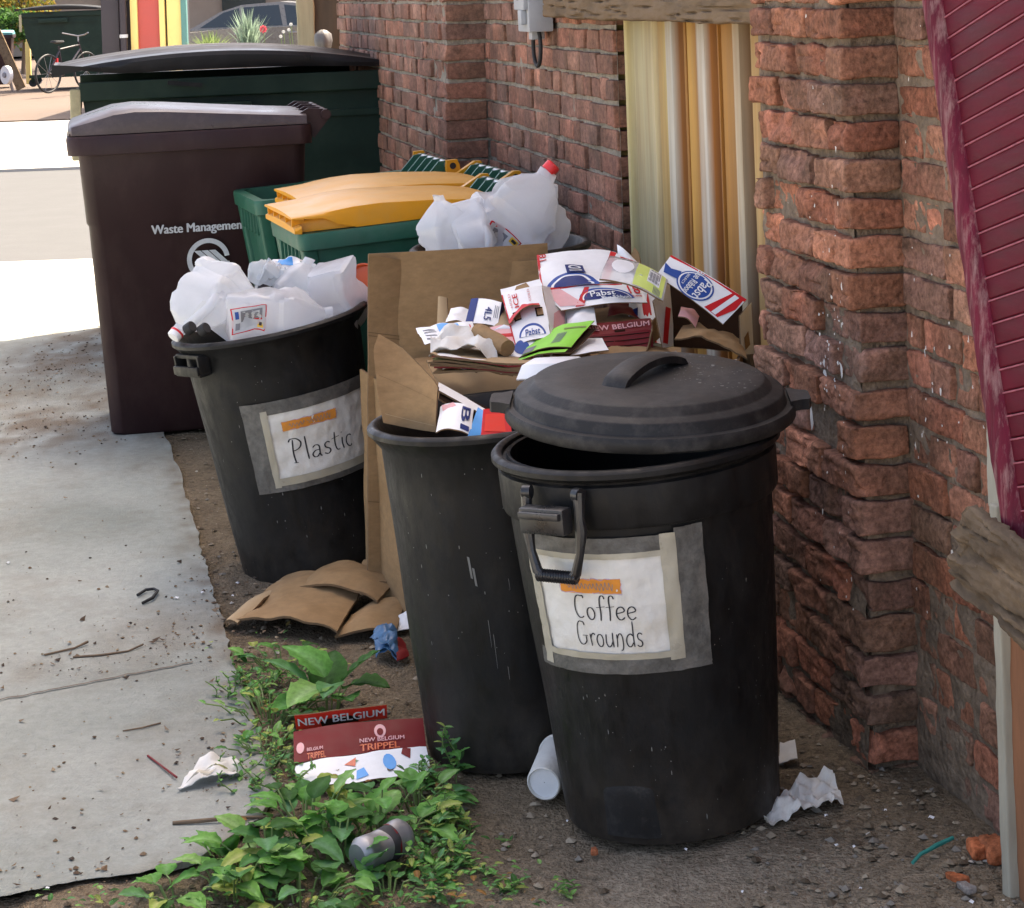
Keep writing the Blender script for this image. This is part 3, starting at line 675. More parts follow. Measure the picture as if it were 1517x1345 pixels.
# coffee bin, nearest
cb = G(998, 1187, .024); cb.z = .022
CB = Bin('trash_can', 'black can with a bail handle and a taped paper sign reading Coffee Grounds', cb, Vector((cb.x - .053, cb.y + .005, .748)), .212, .272, .612, .015, True, seed=1)
CB.sign(-61, 12.5, .366, .572,
        [(-60.5, -55, .345, .57, 'tape_clear'), (9.5, 22, .350, .608, 'tape_grey'), (-64, 22, .338, .371, 'tape_grey'), (-62, 12, .565, .598, 'tape_grey'), (3.5, 10, .36, .60, 'tape_clear'), (-60, 6, .366, .378, 'tape_clear'), (-58, 6, .558, .569, 'tape_clear')],
        [('Coffee', -.062, .442, .047, .80), ('Grounds', -.064, .391, .047, .68)], (-.085, .038, .492, .520), -23)
g = MB()
thh = -36
def hs(dx, z, off):
    a = R(thh); c = Vector((math.sin(a), -math.cos(a), 0)); t = Vector((math.cos(a), math.sin(a), 0)); return c*(.277 + off) + t*dx + Vector((0, 0, z))
a = R(thh); hm = Matrix(((math.cos(a), math.sin(a), 0, 0), (math.sin(a), -math.cos(a), 0, 0), (0, 0, 1, 0), (0, 0, 0, 1)))
hm = Matrix.Translation(hs(0, 0, .038)) @ hm
g.box((0, .006, .646), (.102, .034, .050), 'black_gloss', hm, .008)
g.box((0, .026, .658), (.092, .012, .014), 'black_gloss', hm, .004)
for q in (-1, 1):
    g.tube([hs(q*.050, .688, .012), hs(q*.066, .688, .016)], .013, 'black_gloss', 12)
br = obj('handle_bracket', g, CB.t, local=True)
g = MB()
for q in (-1, 1):
    g.tube([hs(q*.060, .693, .014), hs(q*.060, .645, .020), hs(q*.061, .622, .020), hs(q*.055, .580, .024), hs(q*.044, .545, .027), hs(q*.034, .537, .027)], .0085, 'black_gloss', 10, [.011, .010, .012, .008, .010, .010])
g.tube([hs(-.045 + .09*i/30, .536, .027) for i in range(31)], .011, 'black_gloss', 12, [.0125 if i % 2 else .0095 for i in range(31)])
obj('bail_handle', g, CB.t, local=True)
g = MB()     # moulded foot grip near the base and pale scuffs
V = []; n = 16; m = 12
for j in range(m+1):
    for i in range(n+1):
        u, v = i/n, j/m; e = max(0, min(1, min(u, 1-u)*7))*max(0, min(1, min(1-v, 1)*7)) if v > .05 else max(0, min(1, min(u, 1-u)*7))
        V.append(CB.surf(-41 + 31*u, .018 + .105*v*(1 - .25*(u-.5)**2), .0035*e - .0005))
g.add(V, [(j*(n+1)+i, j*(n+1)+i+1, (j+1)*(n+1)+i+1, (j+1)*(n+1)+i) for j in range(m) for i in range(n)], 'black_plastic_dusty')
obj('foot_grip', g, CB.t, local=True, smooth=60)
def scuffs(B, n, th0, th1, z0, z1, seed, smin=.0008, smax=.0025):
    r = random.Random(seed); g = MB()
    for _ in range(n):
        th, z, q = r.uniform(th0, th1), r.uniform(z0, z1), r.uniform(smin, smax); el = r.choice((1, 1, 1.5, 4)); k = math.degrees(1/B.rad(z))
        pts = [(th + k*q*math.cos(a_)*r.uniform(.6, 1.2), z + q*el*math.sin(a_)*r.uniform(.6, 1.2)) for a_ in [i*math.pi/3 for i in range(6)]]
        g.add([B.surf(a_, b_, .0006) for a_, b_ in pts], [tuple(range(6))], 'scuff')
    tag(obj('scuff_marks', g, B.t, local=True, smooth=0), kind='stuff')
scuffs(CB, 200, -85, 85, .02, .60, 5, .0004, .0015)
# loose lid on the coffee bin
lc = P(962, 588, 4.15); ln = Vector((.012, -.050, 1)).normalized()
lx = (Vector((1, 0, 0)) - ln*ln.x).normalized(); ly = ln.cross(lx)
LM = Matrix.Translation(lc) @ Matrix((lx, ly, ln)).transposed().to_4x4()
lid = thing('can_lid', 'loose black round lid with strap handle sitting crooked on the can of coffee grounds', 'lid', LM)
g = MB()
prof = [(.262, -.034), (.286, -.036), (.290, -.032), (.290, -.013), (.286, -.008), (.273, -.007), (.270, -.003), (.268, .013), (.264, .017), (.246, .021), (.242, .024), (.231, .037), (.226, .040), (.15, .042), (.07, .043), (.012, .043)]
g.lathe(prof, 'black_plastic_dusty', 96, .002, 8, False, True)
g.lathe([(.262, -.030), (.258, .004), (.01, .040)], 'black_plastic', 96, 0, 0, False, True)
obj('lid_shell', g, lid, local=True, smooth=45)
g = MB(); hang = R(54); hx = Vector((math.cos(hang), math.sin(hang), 0)); hyv = Vector((-math.sin(hang), math.cos(hang), 0)); rings = []
for i in range(17):
    f = i/16; x = -.125 + .25*f; z = .040 + .034*math.sin(math.pi*f)**.6 if 0 < f < 1 else .034
    w_ = .027; rings.append([hx*x + hyv*y + Vector((-.005, .015, z + dz)) for y, dz in ((-w_, -.012), (w_, -.012), (w_, .002), (w_*.6, .006), (-w_*.6, .006), (-w_, .002))])
g.loft(rings, 'black_plastic_dusty'); obj('handle_strap', g, lid, local=True, smooth=40)
for a_ in (-2, 176):
    g = MB()
    q = Matrix.Rotation(R(a_), 4, 'Z')
    g.prism([(.276, -.056), (.298, -.040), (.314, -.036), (.318, -.026), (.318, .026), (.314, .036), (.298, .040), (.276, .056)], lambda x, y, d: q @ Vector((x, y, d)), -.020, .001, 'black_plastic_dusty')
    obj('lid_tab', g, lid, local=True)
r = random.Random(11); g = MB()
for _ in range(150):
    rr_, aa = r.uniform(.05, .225), r.uniform(-1.1, 1.0) + .35; q = r.uniform(.0006, .0024); c = Vector((rr_*math.cos(aa), rr_*math.sin(aa), .0408 + .0024*max(0, 1-rr_/.22)))
    if r.random() < .25: q *= 1.9
    g.add([c + Vector((q*math.cos(k)*r.uniform(.6, 1.3), q*math.sin(k)*r.uniform(.6, 1.3), .001)) for k in [i*math.pi/3 for i in range(6)]], [tuple(range(6))], 'scuff')
tag(obj('crumbs', g, lid, local=True, smooth=0), kind='stuff')
# cardboard bin behind it
bb = Vector((-.035, 4.535, .0)); bt = Vector((-.083, 4.55, .716))
BB = Bin('trash_can', 'plain scuffed black can without a sign, a bent cardboard flap standing in it', bb, bt, .208, .252, None, .016, mat='black_plastic', seed=4)
scuffs(BB, 140, -85, 60, .02, .66, 8, .0004, .0015)
for th, z, l in ((-17, .44, .024), (-15, .42, .02), (3, .40, .012), (-10, .30, .03), (-8, .26, .04), (-2, .2, .03)):
    g = MB(); k = math.degrees(1/BB.rad(z)); wv = .0022 if l < .025 and z > .4 else .0006
    g.add([BB.surf(th - k*wv, z + l, .0008), BB.surf(th + k*wv*1.2, z + l*.9, .0008), BB.surf(th + k*(wv*2.5), z - l, .0008), BB.surf(th + k*.001, z - l*.9, .0008)], [(3, 2, 1, 0)], 'scuff')
    obj('paint_streak', g, BB.t, local=True, smooth=0)
# plastic bin
pb = Vector((-.625, 6.03, .0)); pt = Vector((-.735, 6.02, .705))
PB = Bin('trash_can', 'black can heaped with milk jugs, taped paper sign reading Plastic', pb, pt, .213, .268, None, .018, seed=9)
PB.sign(-8, 78, .285, .492,
        [(-22, -9, .272, .525, 'tape_grey'), (-22, 80, .488, .525, 'tape_grey'), (-22, 80, .268, .290, 'tape_grey'), (-9.5, -5, .280, .50, 'tape_clear'), (-9, 78, .284, .306, 'tape_clear')],
        [('Plastic', -.118, .345, .062, .95)], (-.125, .03, .435, .462), 33)
scuffs(PB, 120, -85, 60, .02, .66, 12, .0005, .0016)
g = MB(); a = R(-52)
hm = Matrix(((math.cos(a), math.sin(a), 0, 0), (math.sin(a), -math.cos(a), 0, 0), (0, 0, 1, 0), (0, 0, 0, 1)))
hm = Matrix.Translation(Vector((math.sin(a)*.262, -math.cos(a)*.262, 0))) @ hm
g.box((0, .008, .678), (.135, .030, .012), 'black_plastic', hm, .004)
g.box((0, .030, .640), (.140, .012, .026), 'black_plastic', hm, .005)
g.box((0, .010, .627), (.140, .040, .010), 'black_plastic', hm, .004)
for q in (-1, 1): g.box((q*.066, .010, .655), (.010, .036, .050), 'black_plastic', hm, .004)
obj('scoop_handle', g, PB.t, local=True)
# jug bin by the wall
db = Vector((-.045, 6.02, .03)); dt = Vector((-.060, 6.02, .900))
DB = Bin('trash_can', 'black can of milk jugs mostly hidden behind the tall cardboard, beside the wall', db, dt, .215, .246, None, .018, seed=14)
# ------------------------------------------------------------------ wheeled carts
def rot_cart(pos, yaw, lean): return Matrix.Translation(pos) @ Matrix.Rotation(R(yaw), 4, 'Z') @ Matrix.Rotation(-R(lean), 4, 'Y')
def cart_body(mb, L, w, h, mat, lo, wlo, cz, cout, step=None, r=.05):
    def ring(x0, x1, hw, z, rr=r): return rrect((x1-x0)/2, hw, rr, 5, (x0+x1)/2, 0, z)
    w2 = w/2
    q = [ring(lo[0]+.01, lo[1]-.01, wlo/2-.01, 0), ring(lo[0], lo[1], wlo/2, .012)]
    def lerp(f): return (lo[0]*(1-f), lo[1]*(1-f) + L*f, (wlo/2)*(1-f) + w2*f)
    if step:
        a, b, c = lerp(step); q += [ring(a+.008, b-.004, c-.008, h*step - .004), ring(a, b, c, h*step + .010)]
    a, b, c = lerp((h-cz)/h); q += [ring(a, b, c, h-cz)]
    q += [ring(-cout, L+cout*.6, w2+cout, h-cz+.004), ring(-cout*1.15, L+cout*.6, w2+cout*1.1, h-.012), ring(-cout, L+cout*.5, w2+cout*.9, h), ring(.012, L-.012, w2-.012, h), ring(.016, L-.016, w2-.016, h-.1), ring(lo[0]+.02, lo[1]-.02, wlo/2-.02, .03)]
    mb.loft(q, mat)
def cart_lid(mb, sec, w, mat, nose=None):
    # sec: (x, low, edge, top) heights; w half width
    rings = []
    for x, lo, ed, tp, wf in sec:
        hw = w*wf
        pr = [(-hw, lo), (-hw, ed), (-hw+.006, ed + (tp-ed)*.72), (-hw+.030, tp - (tp-ed)*.04), (-hw*.5, tp + .004), (0, tp+.006)]
        pr = pr + [(-y, z) for y, z in pr[-2::-1]]
        rings.append([Vector((x, y, z)) for y, z in pr])
    mb.loft(rings, mat)
def face_fn(L, w, h, lo, wlo, step=None):
    def f(x, z, off=.003):
        q = z/h; y = -((wlo/2)*(1-q) + (w/2)*q) - off
        return Vector((x, y, z))
    return f
# brown cart
_m = Matrix.Rotation(R(11.5), 4, 'Z') @ Matrix.Rotation(-R(.4), 4, 'Y')
_c = P(165, 634, 7.80); _c.z = .004
WMx = Matrix.Translation(_c - _m @ Vector((.085, -.25, 0))) @ _m
wm = thing('wheeled_cart', 'tall dark maroon wheeled cart with closed lid and white lettering on its side', 'cart', WMx)
g = MB(); hW = 1.135; LW = .86
cart_body(g, LW, .60, hW, 'maroon_plastic', (.085, .80), .50, .075, .032, .70)
obj('body', g, wm, local=True, smooth=40)
g = MB()
cart_lid(g, [(-.030, hW+.004, hW+.016, hW+.028, .88), (-.015, hW+.003, hW+.020, hW+.040, .98), (.06, hW+.003, hW+.022, hW+.064, 1), (.14, hW+.003, hW+.034, hW+.088, 1), (.22, hW+.003, hW+.046, hW+.094, 1), (.34, hW+.003, hW+.046, hW+.086, 1),
              (.55, hW+.003, hW+.036, hW+.066, 1), (.75, hW+.003, hW+.026, hW+.048, 1), (.86, hW+.003, hW+.018, hW+.040, 1)], .315, 'maroon_lid')
g.box((-.01, 0, hW+.006), (.03, .60, .012), 'maroon_plastic', None, .004)
obj('lid', g, wm, local=True, smooth=50)
g = MB()
for i in range(5):
    y = -.27 + .54*i/4
    g.prism([(LW-.06, hW+.02), (LW+.01, hW+.060), (LW+.085, hW+.052), (LW+.10, hW+.030), (LW+.085, hW+.012), (LW+.03, hW-.055), (LW-.01, hW-.03)], lambda x, z, d: Vector((x, y+d, z)), -.008, .008, 'maroon_plastic')
g.tube([(LW+.075, -.30, hW+.034), (LW+.075, .30, hW+.034)], .019, 'maroon_plastic', 12)
obj('handle', g, wm, local=True)
f = face_fn(LW, .60, hW, (.085, .80), .50)
inv = WMx.inverted()
g = MB()
tx0 = .262
for q in range(3): put_text(g, 'Waste Management', lambda u, v: f(tx0 + .0016*q + .352*u, .742 + .0008*(q % 2) + .044*v, .006 + .0004*q), (0, 0, 1, 1), 'label_white', 0.0)
def ring2(g, fn, cx, cz, r0, r1, mat, n=40, a0=0, a1=360):
    V = []
    for k in range(n+1):
        a = R(a0 + (a1-a0)*k/n); V += [fn(cx + r0*math.cos(a), cz + r0*math.sin(a)), fn(cx + r1*math.cos(a), cz + r1*math.sin(a))]
    g.add(V, [(2*k, 2*k+1, 2*k+3, 2*k+2) for k in range(n)], mat)
fn = lambda x, z: f(x, z, .006)
ring2(g, fn, .470, .645, .062, .080, 'label_white', 40, 8, 352)
for q in range(3):
    x0 = .417 + .028*q
    g.add([fn(x0, .680), fn(x0+.024, .680), fn(x0+.074, .630), fn(x0+.062, .618)], [(0, 1, 2, 3)], 'label_white')
g.add([fn(.417, .630), fn(.437, .630), fn(.465, .604), fn(.455, .596)], [(0, 1, 2, 3)], 'label_white')
obj('side_lettering', g, wm, local=True, smooth=0)
for y in (-.26, .26):
    g = MB(); g.lathe([(.02, -.025), (.12, -.025), (.13, -.015), (.13, .015), (.12, .025), (.02, .025)], 'dark_rubber', 24)
    g.xform(Matrix.Translation((.80, y*.98, .13)) @ Matrix.Rotation(R(90), 4, 'X')); obj('wheel', g, wm, local=True)
# green carts
def green_parts(root, hG, LG, wG, lidded):
    g = MB(); cart_body(g, LG, wG, hG, 'green_plastic', (.085, .55), wG-.10, .055, .022, None, .035)
    obj('body', g, root, local=True, smooth=40)
    g = MB()
    for y in (-wG/2+.028, wG/2-.028): g.loft([rrect(.020, .024, .008, 3, .092, y*.82, .02), rrect(.024, .030, .008, 3, .012, y, hG-.055)], 'green_plastic')
    for i in range(6):
        y = -wG/2 + .075 + (wG-.15)*i/5; g.box((.004, y, hG-.095), (.030, .010, .075), 'green_plastic', None, .003)
    obj('front_rib', g, root, local=True)
    g = MB()
    for i in range(5):
        y = -wG/2 + .05 + (wG-.10)*i/4
        g.prism([(LG-.05, hG-.005), (LG+.015, hG+.058), (LG+.060, hG+.060), (LG+.075, hG+.035), (LG+.02, hG-.04)], lambda x, z, d: Vector((x, y+d, z)), -.006, .006, 'green_plastic')
    hd = obj('handle', g, root, local=True)
    g = MB(); g.tube([(LG+.050, -wG/2-.005, hG+.044), (LG+.050, wG/2+.005, hG+.044)], .015, 'galvanised', 12); obj('axle_bar', g, hd, local=True)
    for y in (-wG/2+.02, wG/2-.02):
        g = MB(); g.lathe([(.02, -.02), (.10, -.02), (.105, .0), (.10, .02), (.02, .02)], 'dark_rubber', 20); g.xform(Matrix.Translation((.60, y, .105)) @ Matrix.Rotation(R(90), 4, 'X')); obj('wheel', g, root, local=True)
    g = MB(); h = hG
    if lidded:
        cart_lid(g, [(-.035, h+.004, h+.012, h+.020, 1), (-.02, h+.002, h+.016, h+.026, 1), (-.012, h+.002, h+.020, h+.028, 1)], wG/2+.018, 'yellow_plastic')
        cart_lid(g, [(-.038, h+.046, h+.050, h+.053, .96), (.06, h+.042, h+.048, h+.060, 1), (.10, h+.02, h+.047, h+.066, 1), (.16, h+.002, h+.048, h+.072, 1), (.24, h+.002, h+.046, h+.074, 1), (.40, h+.002, h+.036, h+.064, 1), (.55, h+.002, h+.026, h+.048, 1), (.62, h+.002, h+.018, h+.036, 1)], wG/2+.012, 'yellow_plastic')
        cart_lid(g, [(-.01, h+.002, h+.018, h+.040, .9), (.10, h+.002, h+.036, h+.056, .95), (.17, h+.002, h+.048, h+.068, .97)], wG/2, 'yellow_plastic')
        for i in range(5):
            y = -wG/2 + .03 + (wG-.06)*i/4; g.box((-.014, y, h+.036), (.04, .008, .030), 'yellow_plastic')
    arms = [(-wG/2-.012), (wG/2+.012)]
    for y in arms:
        if lidded: g.prism([(LG-.10, h+.005), (LG-.02, h+.032), (LG+.045, h+.066), (LG+.068, h+.064), (LG+.076, h+.046), (LG+.068, h+.026), (LG+.045, h+.020), (LG-.02, h+.002)], lambda x, z, d: Vector((x, y+d, z)), -.012, .012, 'yellow_plastic')
        else: g.prism([(LG+.03, h+.066), (LG+.068, h+.066), (LG+.076, h+.046), (LG+.085, h-.10), (LG+.06, h-.10), (LG+.026, h+.030)], lambda x, z, d: Vector((x, y+d, z)), -.012, .012, 'yellow_plastic')
    for y in arms:
        s_ = -1 if y < 0 else 1
        g.tube([(LG+.050, y + s_*.011, h+.044), (LG+.050, y + s_*.014, h+.044)], .012, 'dark_rubber', 12)
    if not lidded:
        g.box((LG+.085, 0, h-.42), (.035, wG, .66), 'yellow_plastic', None, .01)
    obj('lid', g, root, local=True, smooth=40)
hG, LG, wG = .90, .66, .46
def green_at(px, py, Z, yaw, lean, back):
    p = P(px, py, Z); m = Matrix.Rotation(R(yaw), 4, 'Z') @ Matrix.Rotation(-R(lean), 4, 'Y')
    return Matrix.Translation(p - m @ Vector((0, -wG/2, hG))) @ m
for (px, py, Z, lab, lid_) in ((452, 346, 6.36, 'green wheeled cart with scuffed yellow lid, in front of the other green carts', True),
                              (462, 318, 6.92, 'green wheeled cart with yellow lid, wedged between the other two green carts', True),
                              (386, 297, 7.40, 'green wheeled cart standing open with its lid folded back, against the maroon cart', False)):
    mx = green_at(px, py, Z, 17, 3.2, 0)
    root = thing('recycling_cart', lab, 'cart', mx, 'green wheeled carts standing in a row by the wall')
    green_parts(root, hG, LG, wG, lid_)
# ------------------------------------------------------------------ dumpster
def dumpster(name, label, Mx, L, D, h, far=False):
    t = thing(name, label, 'dumpster', Mx)
    g = MB(); z0 = .17
    g.loft([[Vector((x, y, z)) for x, y in ((x0, 0), (L, 0), (L, D), (x0, D))] for x0, z in ((.34, z0), (.06, h*.66), (.0, h-.06))], 'dumpster_green', True, False)
    g.box((L/2, -.012, h-.05), (L+.02, .05, .09), 'dumpster_green', None, .006); g.box((L/2, D+.012, h-.05), (L+.02, .05, .09), 'dumpster_green', None, .006)
    g.box((L/2, -.006, h-.20), (L, .03, .03), 'dumpster_green'); g.box((L/2, -.006, z0+.03), (L-.2, .03, .06), 'dumpster_green')
    for x in (L-.02,): g.box((x, -.004, (h+z0)/2-.03), (.05, .03, h-z0-.16), 'dumpster_green')
    obj('body', g, t, local=True, smooth=0)
    g = MB(); g.box((L*.36, -.055, h-.165), (L*.34, .09, .085), 'dumpster_green', None, .006); obj('fork_sleeve', g, t, local=True)
    g = MB(); g.box((-.028, -.002, h-.20), (.05, .075, .33), 'worn_cream', None, .01); g.box((-.015, D*.5, h-.10), (.03, D, .06), 'worn_cream', None, .006); obj('corner_post', g, t, local=True)
    g = MB(); n = 22; rings = []
    for i in range(n+1):
        f_ = i/n; x = -.13 + (L+.18)*f_; hump = .085*math.sin(math.pi*min(1, f_*1.02))**.8 - .02*f_
        top = h + .045 + hump; lo = h + .012 + hump*.30 + (.05*(1-f_*5) if f_ < .2 else 0)
        ys = [(-.07, lo), (-.075, lo + .02), (-.074, top-.022), (-.062, top-.004), (.02, top)] + [(D*q, top + (.014 if int(q*20) % 3 == 0 else 0)) for q in [.1+.04*k for k in range(20)]] + [(D+.04, top-.01), (D+.05, lo)]
        rings.append([Vector((x, y, z)) for y, z in ys])
    g.loft(rings, 'lid_sheen'); obj('lid', g, t, local=True, smooth=30)
    g = MB(); g.box((.22, -.075, h+.005), (.16, .012, .02), 'black_plastic', Matrix.Translation((.1, 0, .0)) @ Matrix.Rotation(.12, 4, 'Y'))
    obj('prop_bar', g, t, local=True)
    g = MB(); g.tube([(L+.04, -.06, h+.03), (L+.04, D, h+.03)], .022, 'dark_rubber', 8); obj('hinge', g, t, local=True)
    for x in (.16, L-.12):
        for y in (.10, D-.10):
            g = MB(); g.lathe([(.015, -.022), (.075, -.022), (.08, 0), (.075, .022), (.015, .022)], 'dark_rubber', 20); g.xform(Matrix.Translation((x, y, .08)) @ Matrix.Rotation(R(90), 4, 'X'))
            g.box((x, y, .135), (.07, .075, .07), 'dumpster_green'); obj('caster', g, t, local=True)
    return t
M('lid_sheen', (.009, .009, .010), rough=.38, var=.2, scale=5, bump=.05, dust=(.03, .03, .03), dust_amt=.4, dust_scale=5, spec=.3)
dm = P(120, 118, 9.62); dm.z = 0
dumpster('dumpster', 'big dark green dumpster with bulging black lid behind the maroon cart', Matrix.Translation(dm) @ Matrix.Rotation(R(11.5), 4, 'Z'), 1.46, .95, 1.27)
M('cardboard_dark_shade', (.024, .012, .007), spec=.05, rough=.9, var=.2)  # dark card, also the coloured-in shade inside the open carton and cut holes
# ------------------------------------------------------------------ big cardboard box with the heap of cartons
def Q(*a): return [P(*p) for p in a]
def sh(a, **k): return Sheet(*Q(*a), **k)
box = thing('cardboard_box', 'huge open cardboard box with a tall back, holding the heap of cartons', 'box', G(700, 862))
g = MB()
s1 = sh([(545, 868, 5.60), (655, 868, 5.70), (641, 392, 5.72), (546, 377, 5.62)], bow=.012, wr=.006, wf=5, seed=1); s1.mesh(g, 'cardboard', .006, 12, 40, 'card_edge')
for v in (.755, .765): s1.patch(g, 'card_edge', .0, v - .0012, .96, v + .0012, .001, 10, 1)  # crease shade drawn as thin dark lines on the panel
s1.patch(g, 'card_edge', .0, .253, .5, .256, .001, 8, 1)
s2 = sh([(655, 868, 5.70), (828, 850, 5.64), (811, 384, 5.68), (641, 392, 5.72)], bow=.016, wr=.006, wf=5, seed=3); s2.mesh(g, 'cardboard', .006, 16, 40, 'card_edge')
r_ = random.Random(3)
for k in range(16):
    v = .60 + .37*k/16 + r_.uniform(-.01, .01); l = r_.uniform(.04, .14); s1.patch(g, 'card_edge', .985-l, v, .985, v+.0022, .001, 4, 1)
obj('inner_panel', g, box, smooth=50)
g = MB()
sh([(545, 868, 5.63), (825, 850, 5.70), (811, 360, 5.70), (546, 376, 5.66)], bow=.02, wr=.005, wf=4, seed=5).mesh(g, 'cardboard', .006, 22, 30, 'card_edge')
obj('outer_panel', g, box, smooth=50)
g = MB()
pl0 = G(545, 868); pf = P(668, 700, 4.98); pr = P(1100, 700, 4.98); prb = P(1112, 700, 5.52)
def vert(a, b, z0, z1, mat, **k): Sheet(Vector((a.x, a.y, z0)), Vector((b.x, b.y, z0)), Vector((b.x, b.y, z1)), Vector((a.x, a.y, z1)), **k).mesh(g, mat, .006, 12, 12, 'card_edge')
vert(pl0, pf, .0, .60, 'cardboard', wr=.006); vert(pf, pr, .03, .60, 'cardboard', wr=.006); vert(pr, prb, .05, .72, 'cardboard', wr=.006)
obj('side_panel', g, box, smooth=50)
g = MB()
sh([(668, 604, 4.94), (800, 618, 4.96), (812, 552, 5.22), (632, 533, 5.20)], bow=-.012, wr=.006, seed=7).mesh(g, 'cardboard_pale', .005, 14, 10, 'card_edge')
obj('flap', g, box, smooth=50)
g = MB()
Sheet(Vector((-.32, 4.99, .58)), Vector((.36, 4.99, .60)), Vector((.42, 5.58, .66)), Vector((-.34, 5.58, .64)), wr=.03, wf=6).mesh(g, 'cardboard', .01, 16, 16)
one('cardboard_scrap', g, 'crumpled cardboard filling the big box underneath the heap of cartons', 'cardboard', smooth=60)
def item(name, label, cat, sheets, group=None):
    # sheets: list of (part name, sheet, mat, th, printer)
    if len(sheets) == 1:
        pn, s, mat, th, pr_ = sheets[0]; g = MB(); s.mesh(g, mat, th, edge='card_edge' if mat != 'paper' else 'paper')
        if pr_: pr_(s, g)
        return one(name, g, label, cat, group, 50)
    t = thing(name, label, cat, sum(sheets[0][1].q, Vector())/4)
    for pn, s, mat, th, pr_ in sheets:
        g = MB(); s.mesh(g, mat, th, edge='card_edge', back='cardboard_pale')
        if pr_: pr_(s, g)
        obj(pn, g, t, smooth=50)
    return t
# carton with the red 18
def pA1(s, g):
    s.poly(g, 'red_print', [(.0, .0), (.03, 0), (.03, 1), (0, 1)]); s.poly(g, 'red_print', [(.62, .05), (.70, .05), (1.0, .95), (.93, .97)])
    s.poly(g, 'blue_print', ell(.32, -.05, .27, .36, 24, 0, 180)); s.poly(g, 'white_print', ell(.32, -.05, .22, .29, 24, 0, 180), .002)
    s.poly(g, 'navy_print', ell(.32, -.05, .19, .25, 24, 0, 180), .0028)
    s.patch(g, 'navy_print', .30, .28, .50, .52, .0034); s.text(g, 'uo', (.33, .31, .47, .49), 'white_print', .0045, bold=.02, rot=90)
    s.text(g, '18', (.03, .80, .11, .97), 'red_print', bold=.02, rot=90)
def pA2(s, g):
    s.poly(g, 'pink_print', [(.02, .15), (.30, .05), (.18, .95), (.02, .98)]); s.poly(g, 'red_print', [(.05, .9), (.99, .92), (.99, 1), (.05, 1)])
    s.poly(g, 'red_print', [(.17, .03), (.27, .03), (.48, .86), (.43, .86)])
    s.poly(g, 'blue_print', ell(.58, .22, .30, .58, 28, 0, 180)); s.poly(g, 'white_print', ell(.58, .22, .27, .50, 28, 0, 180), .0018); s.poly(g, 'navy_print', ell(.58, .22, .255, .46, 28, 0, 180), .0024)
    s.text(g, 'Pabst', (.42, .36, .70, .62), 'white_print', .0036, bold=.03, shear=.25); s.text(g, 'Blue Ribbon', (.52, .16, .82, .32), 'white_print', .0036, bold=.02)
    s.text(g, '18', (.86, .44, .975, .84), 'red_print', bold=.03); s.text(g, 'CANS', (.87, .28, .97, .36), 'red_print', bold=.01)
item('beer_carton', 'torn white beer carton with a red 18 and a blue oval badge', 'carton', [
    ('top_panel', sh([(801, 430, 5.20), (948, 421, 5.20), (912, 375, 5.46), (795, 378, 5.46)], bow=.012, wr=.008, seed=2), 'white_card', .003, pA1),
    ('front_panel', sh([(832, 460, 5.12), (959, 447, 5.12), (946, 420, 5.20), (800, 429, 5.20)], bow=.008, wr=.004, seed=4), 'white_card', .003, pA2),
    ('inner_panel', sh([(835, 482, 5.14), (968, 480, 5.16), (958, 446, 5.36), (832, 458, 5.36)], wr=.01, seed=6), 'cardboard', .003, None)])
def pB1(s, g):
    s.poly(g, 'red_print', [(0, .92), (1, .9), (1, 1), (0, 1)]); s.poly(g, 'red_print', [(.70, .04), (.90, .04), (.99, .55), (.98, .93), (.84, .93)])
    s.poly(g, 'white_print', [(.80, .05), (.86, .05), (.93, .9), (.87, .9)], .0018)
    s.poly(g, 'blue_print', ell(.45, .44, .235, .47, 32)); s.poly(g, 'white_print', ell(.45, .44, .215, .43, 32), .0018); s.poly(g, 'blue_print', ell(.45, .44, .195, .39, 32), .0024)
    s.poly(g, 'blue_print', [(.05, .25), (.26, .30), (.22, .62), (.10, .52), (.0, .62)], .0018)
    s.text(g, 'Pabst', (.49, .08, .61, .80), 'white_print', .0036, bold=.03, shear=.2, rot=-90); s.text(g, 'Blue Ribbon', (.37, .02, .455, .96), 'white_print', .0036, bold=.03, rot=-90)
    s.text(g, 'SELECT', (.30, .22, .33, .66), 'white_print', .0036, bold=.01, rot=-90)
item('beer_carton', 'white beer carton gaping open under its lifted lid with a round blue badge', 'carton', [
    ('lid_panel', sh([(972, 408, 5.06), (1071, 480, 4.98), (1106, 444, 5.02), (994, 378, 5.12)], bow=.006, seed=2), 'white_card', .003, pB1),
    ('inner_panel', sh([(998, 512, 5.10), (1100, 522, 5.06), (1100, 448, 5.22), (986, 410, 5.26)], wr=.004, seed=3), 'cardboard_dark_shade', .003, None),  # shade of the gaping inside is put into this panel's colour
    ('side_panel', sh([(982, 515, 4.98), (1000, 512, 5.12), (992, 418, 5.20), (968, 446, 5.02)], seed=4), 'white_card', .003, lambda s, g: s.poly(g, 'red_print', [(.05, .1), (.4, .05), (.9, .6), (.6, .7)])),
    ('side_panel', sh([(1098, 526, 4.99), (1117, 524, 5.10), (1113, 448, 5.12), (1096, 468, 5.00)], seed=5), 'white_card', .003, lambda s, g: s.poly(g, 'cardboard', [(.3, .1), (.7, .2), (.6, .5), (.25, .4)])),
    ('torn_flap', sh([(1000, 499, 4.93), (1108, 528, 4.92), (1098, 505, 5.02), (1012, 481, 5.05)], bow=.015, wr=.012, wf=20, seed=6), 'cardboard', .004, None)])
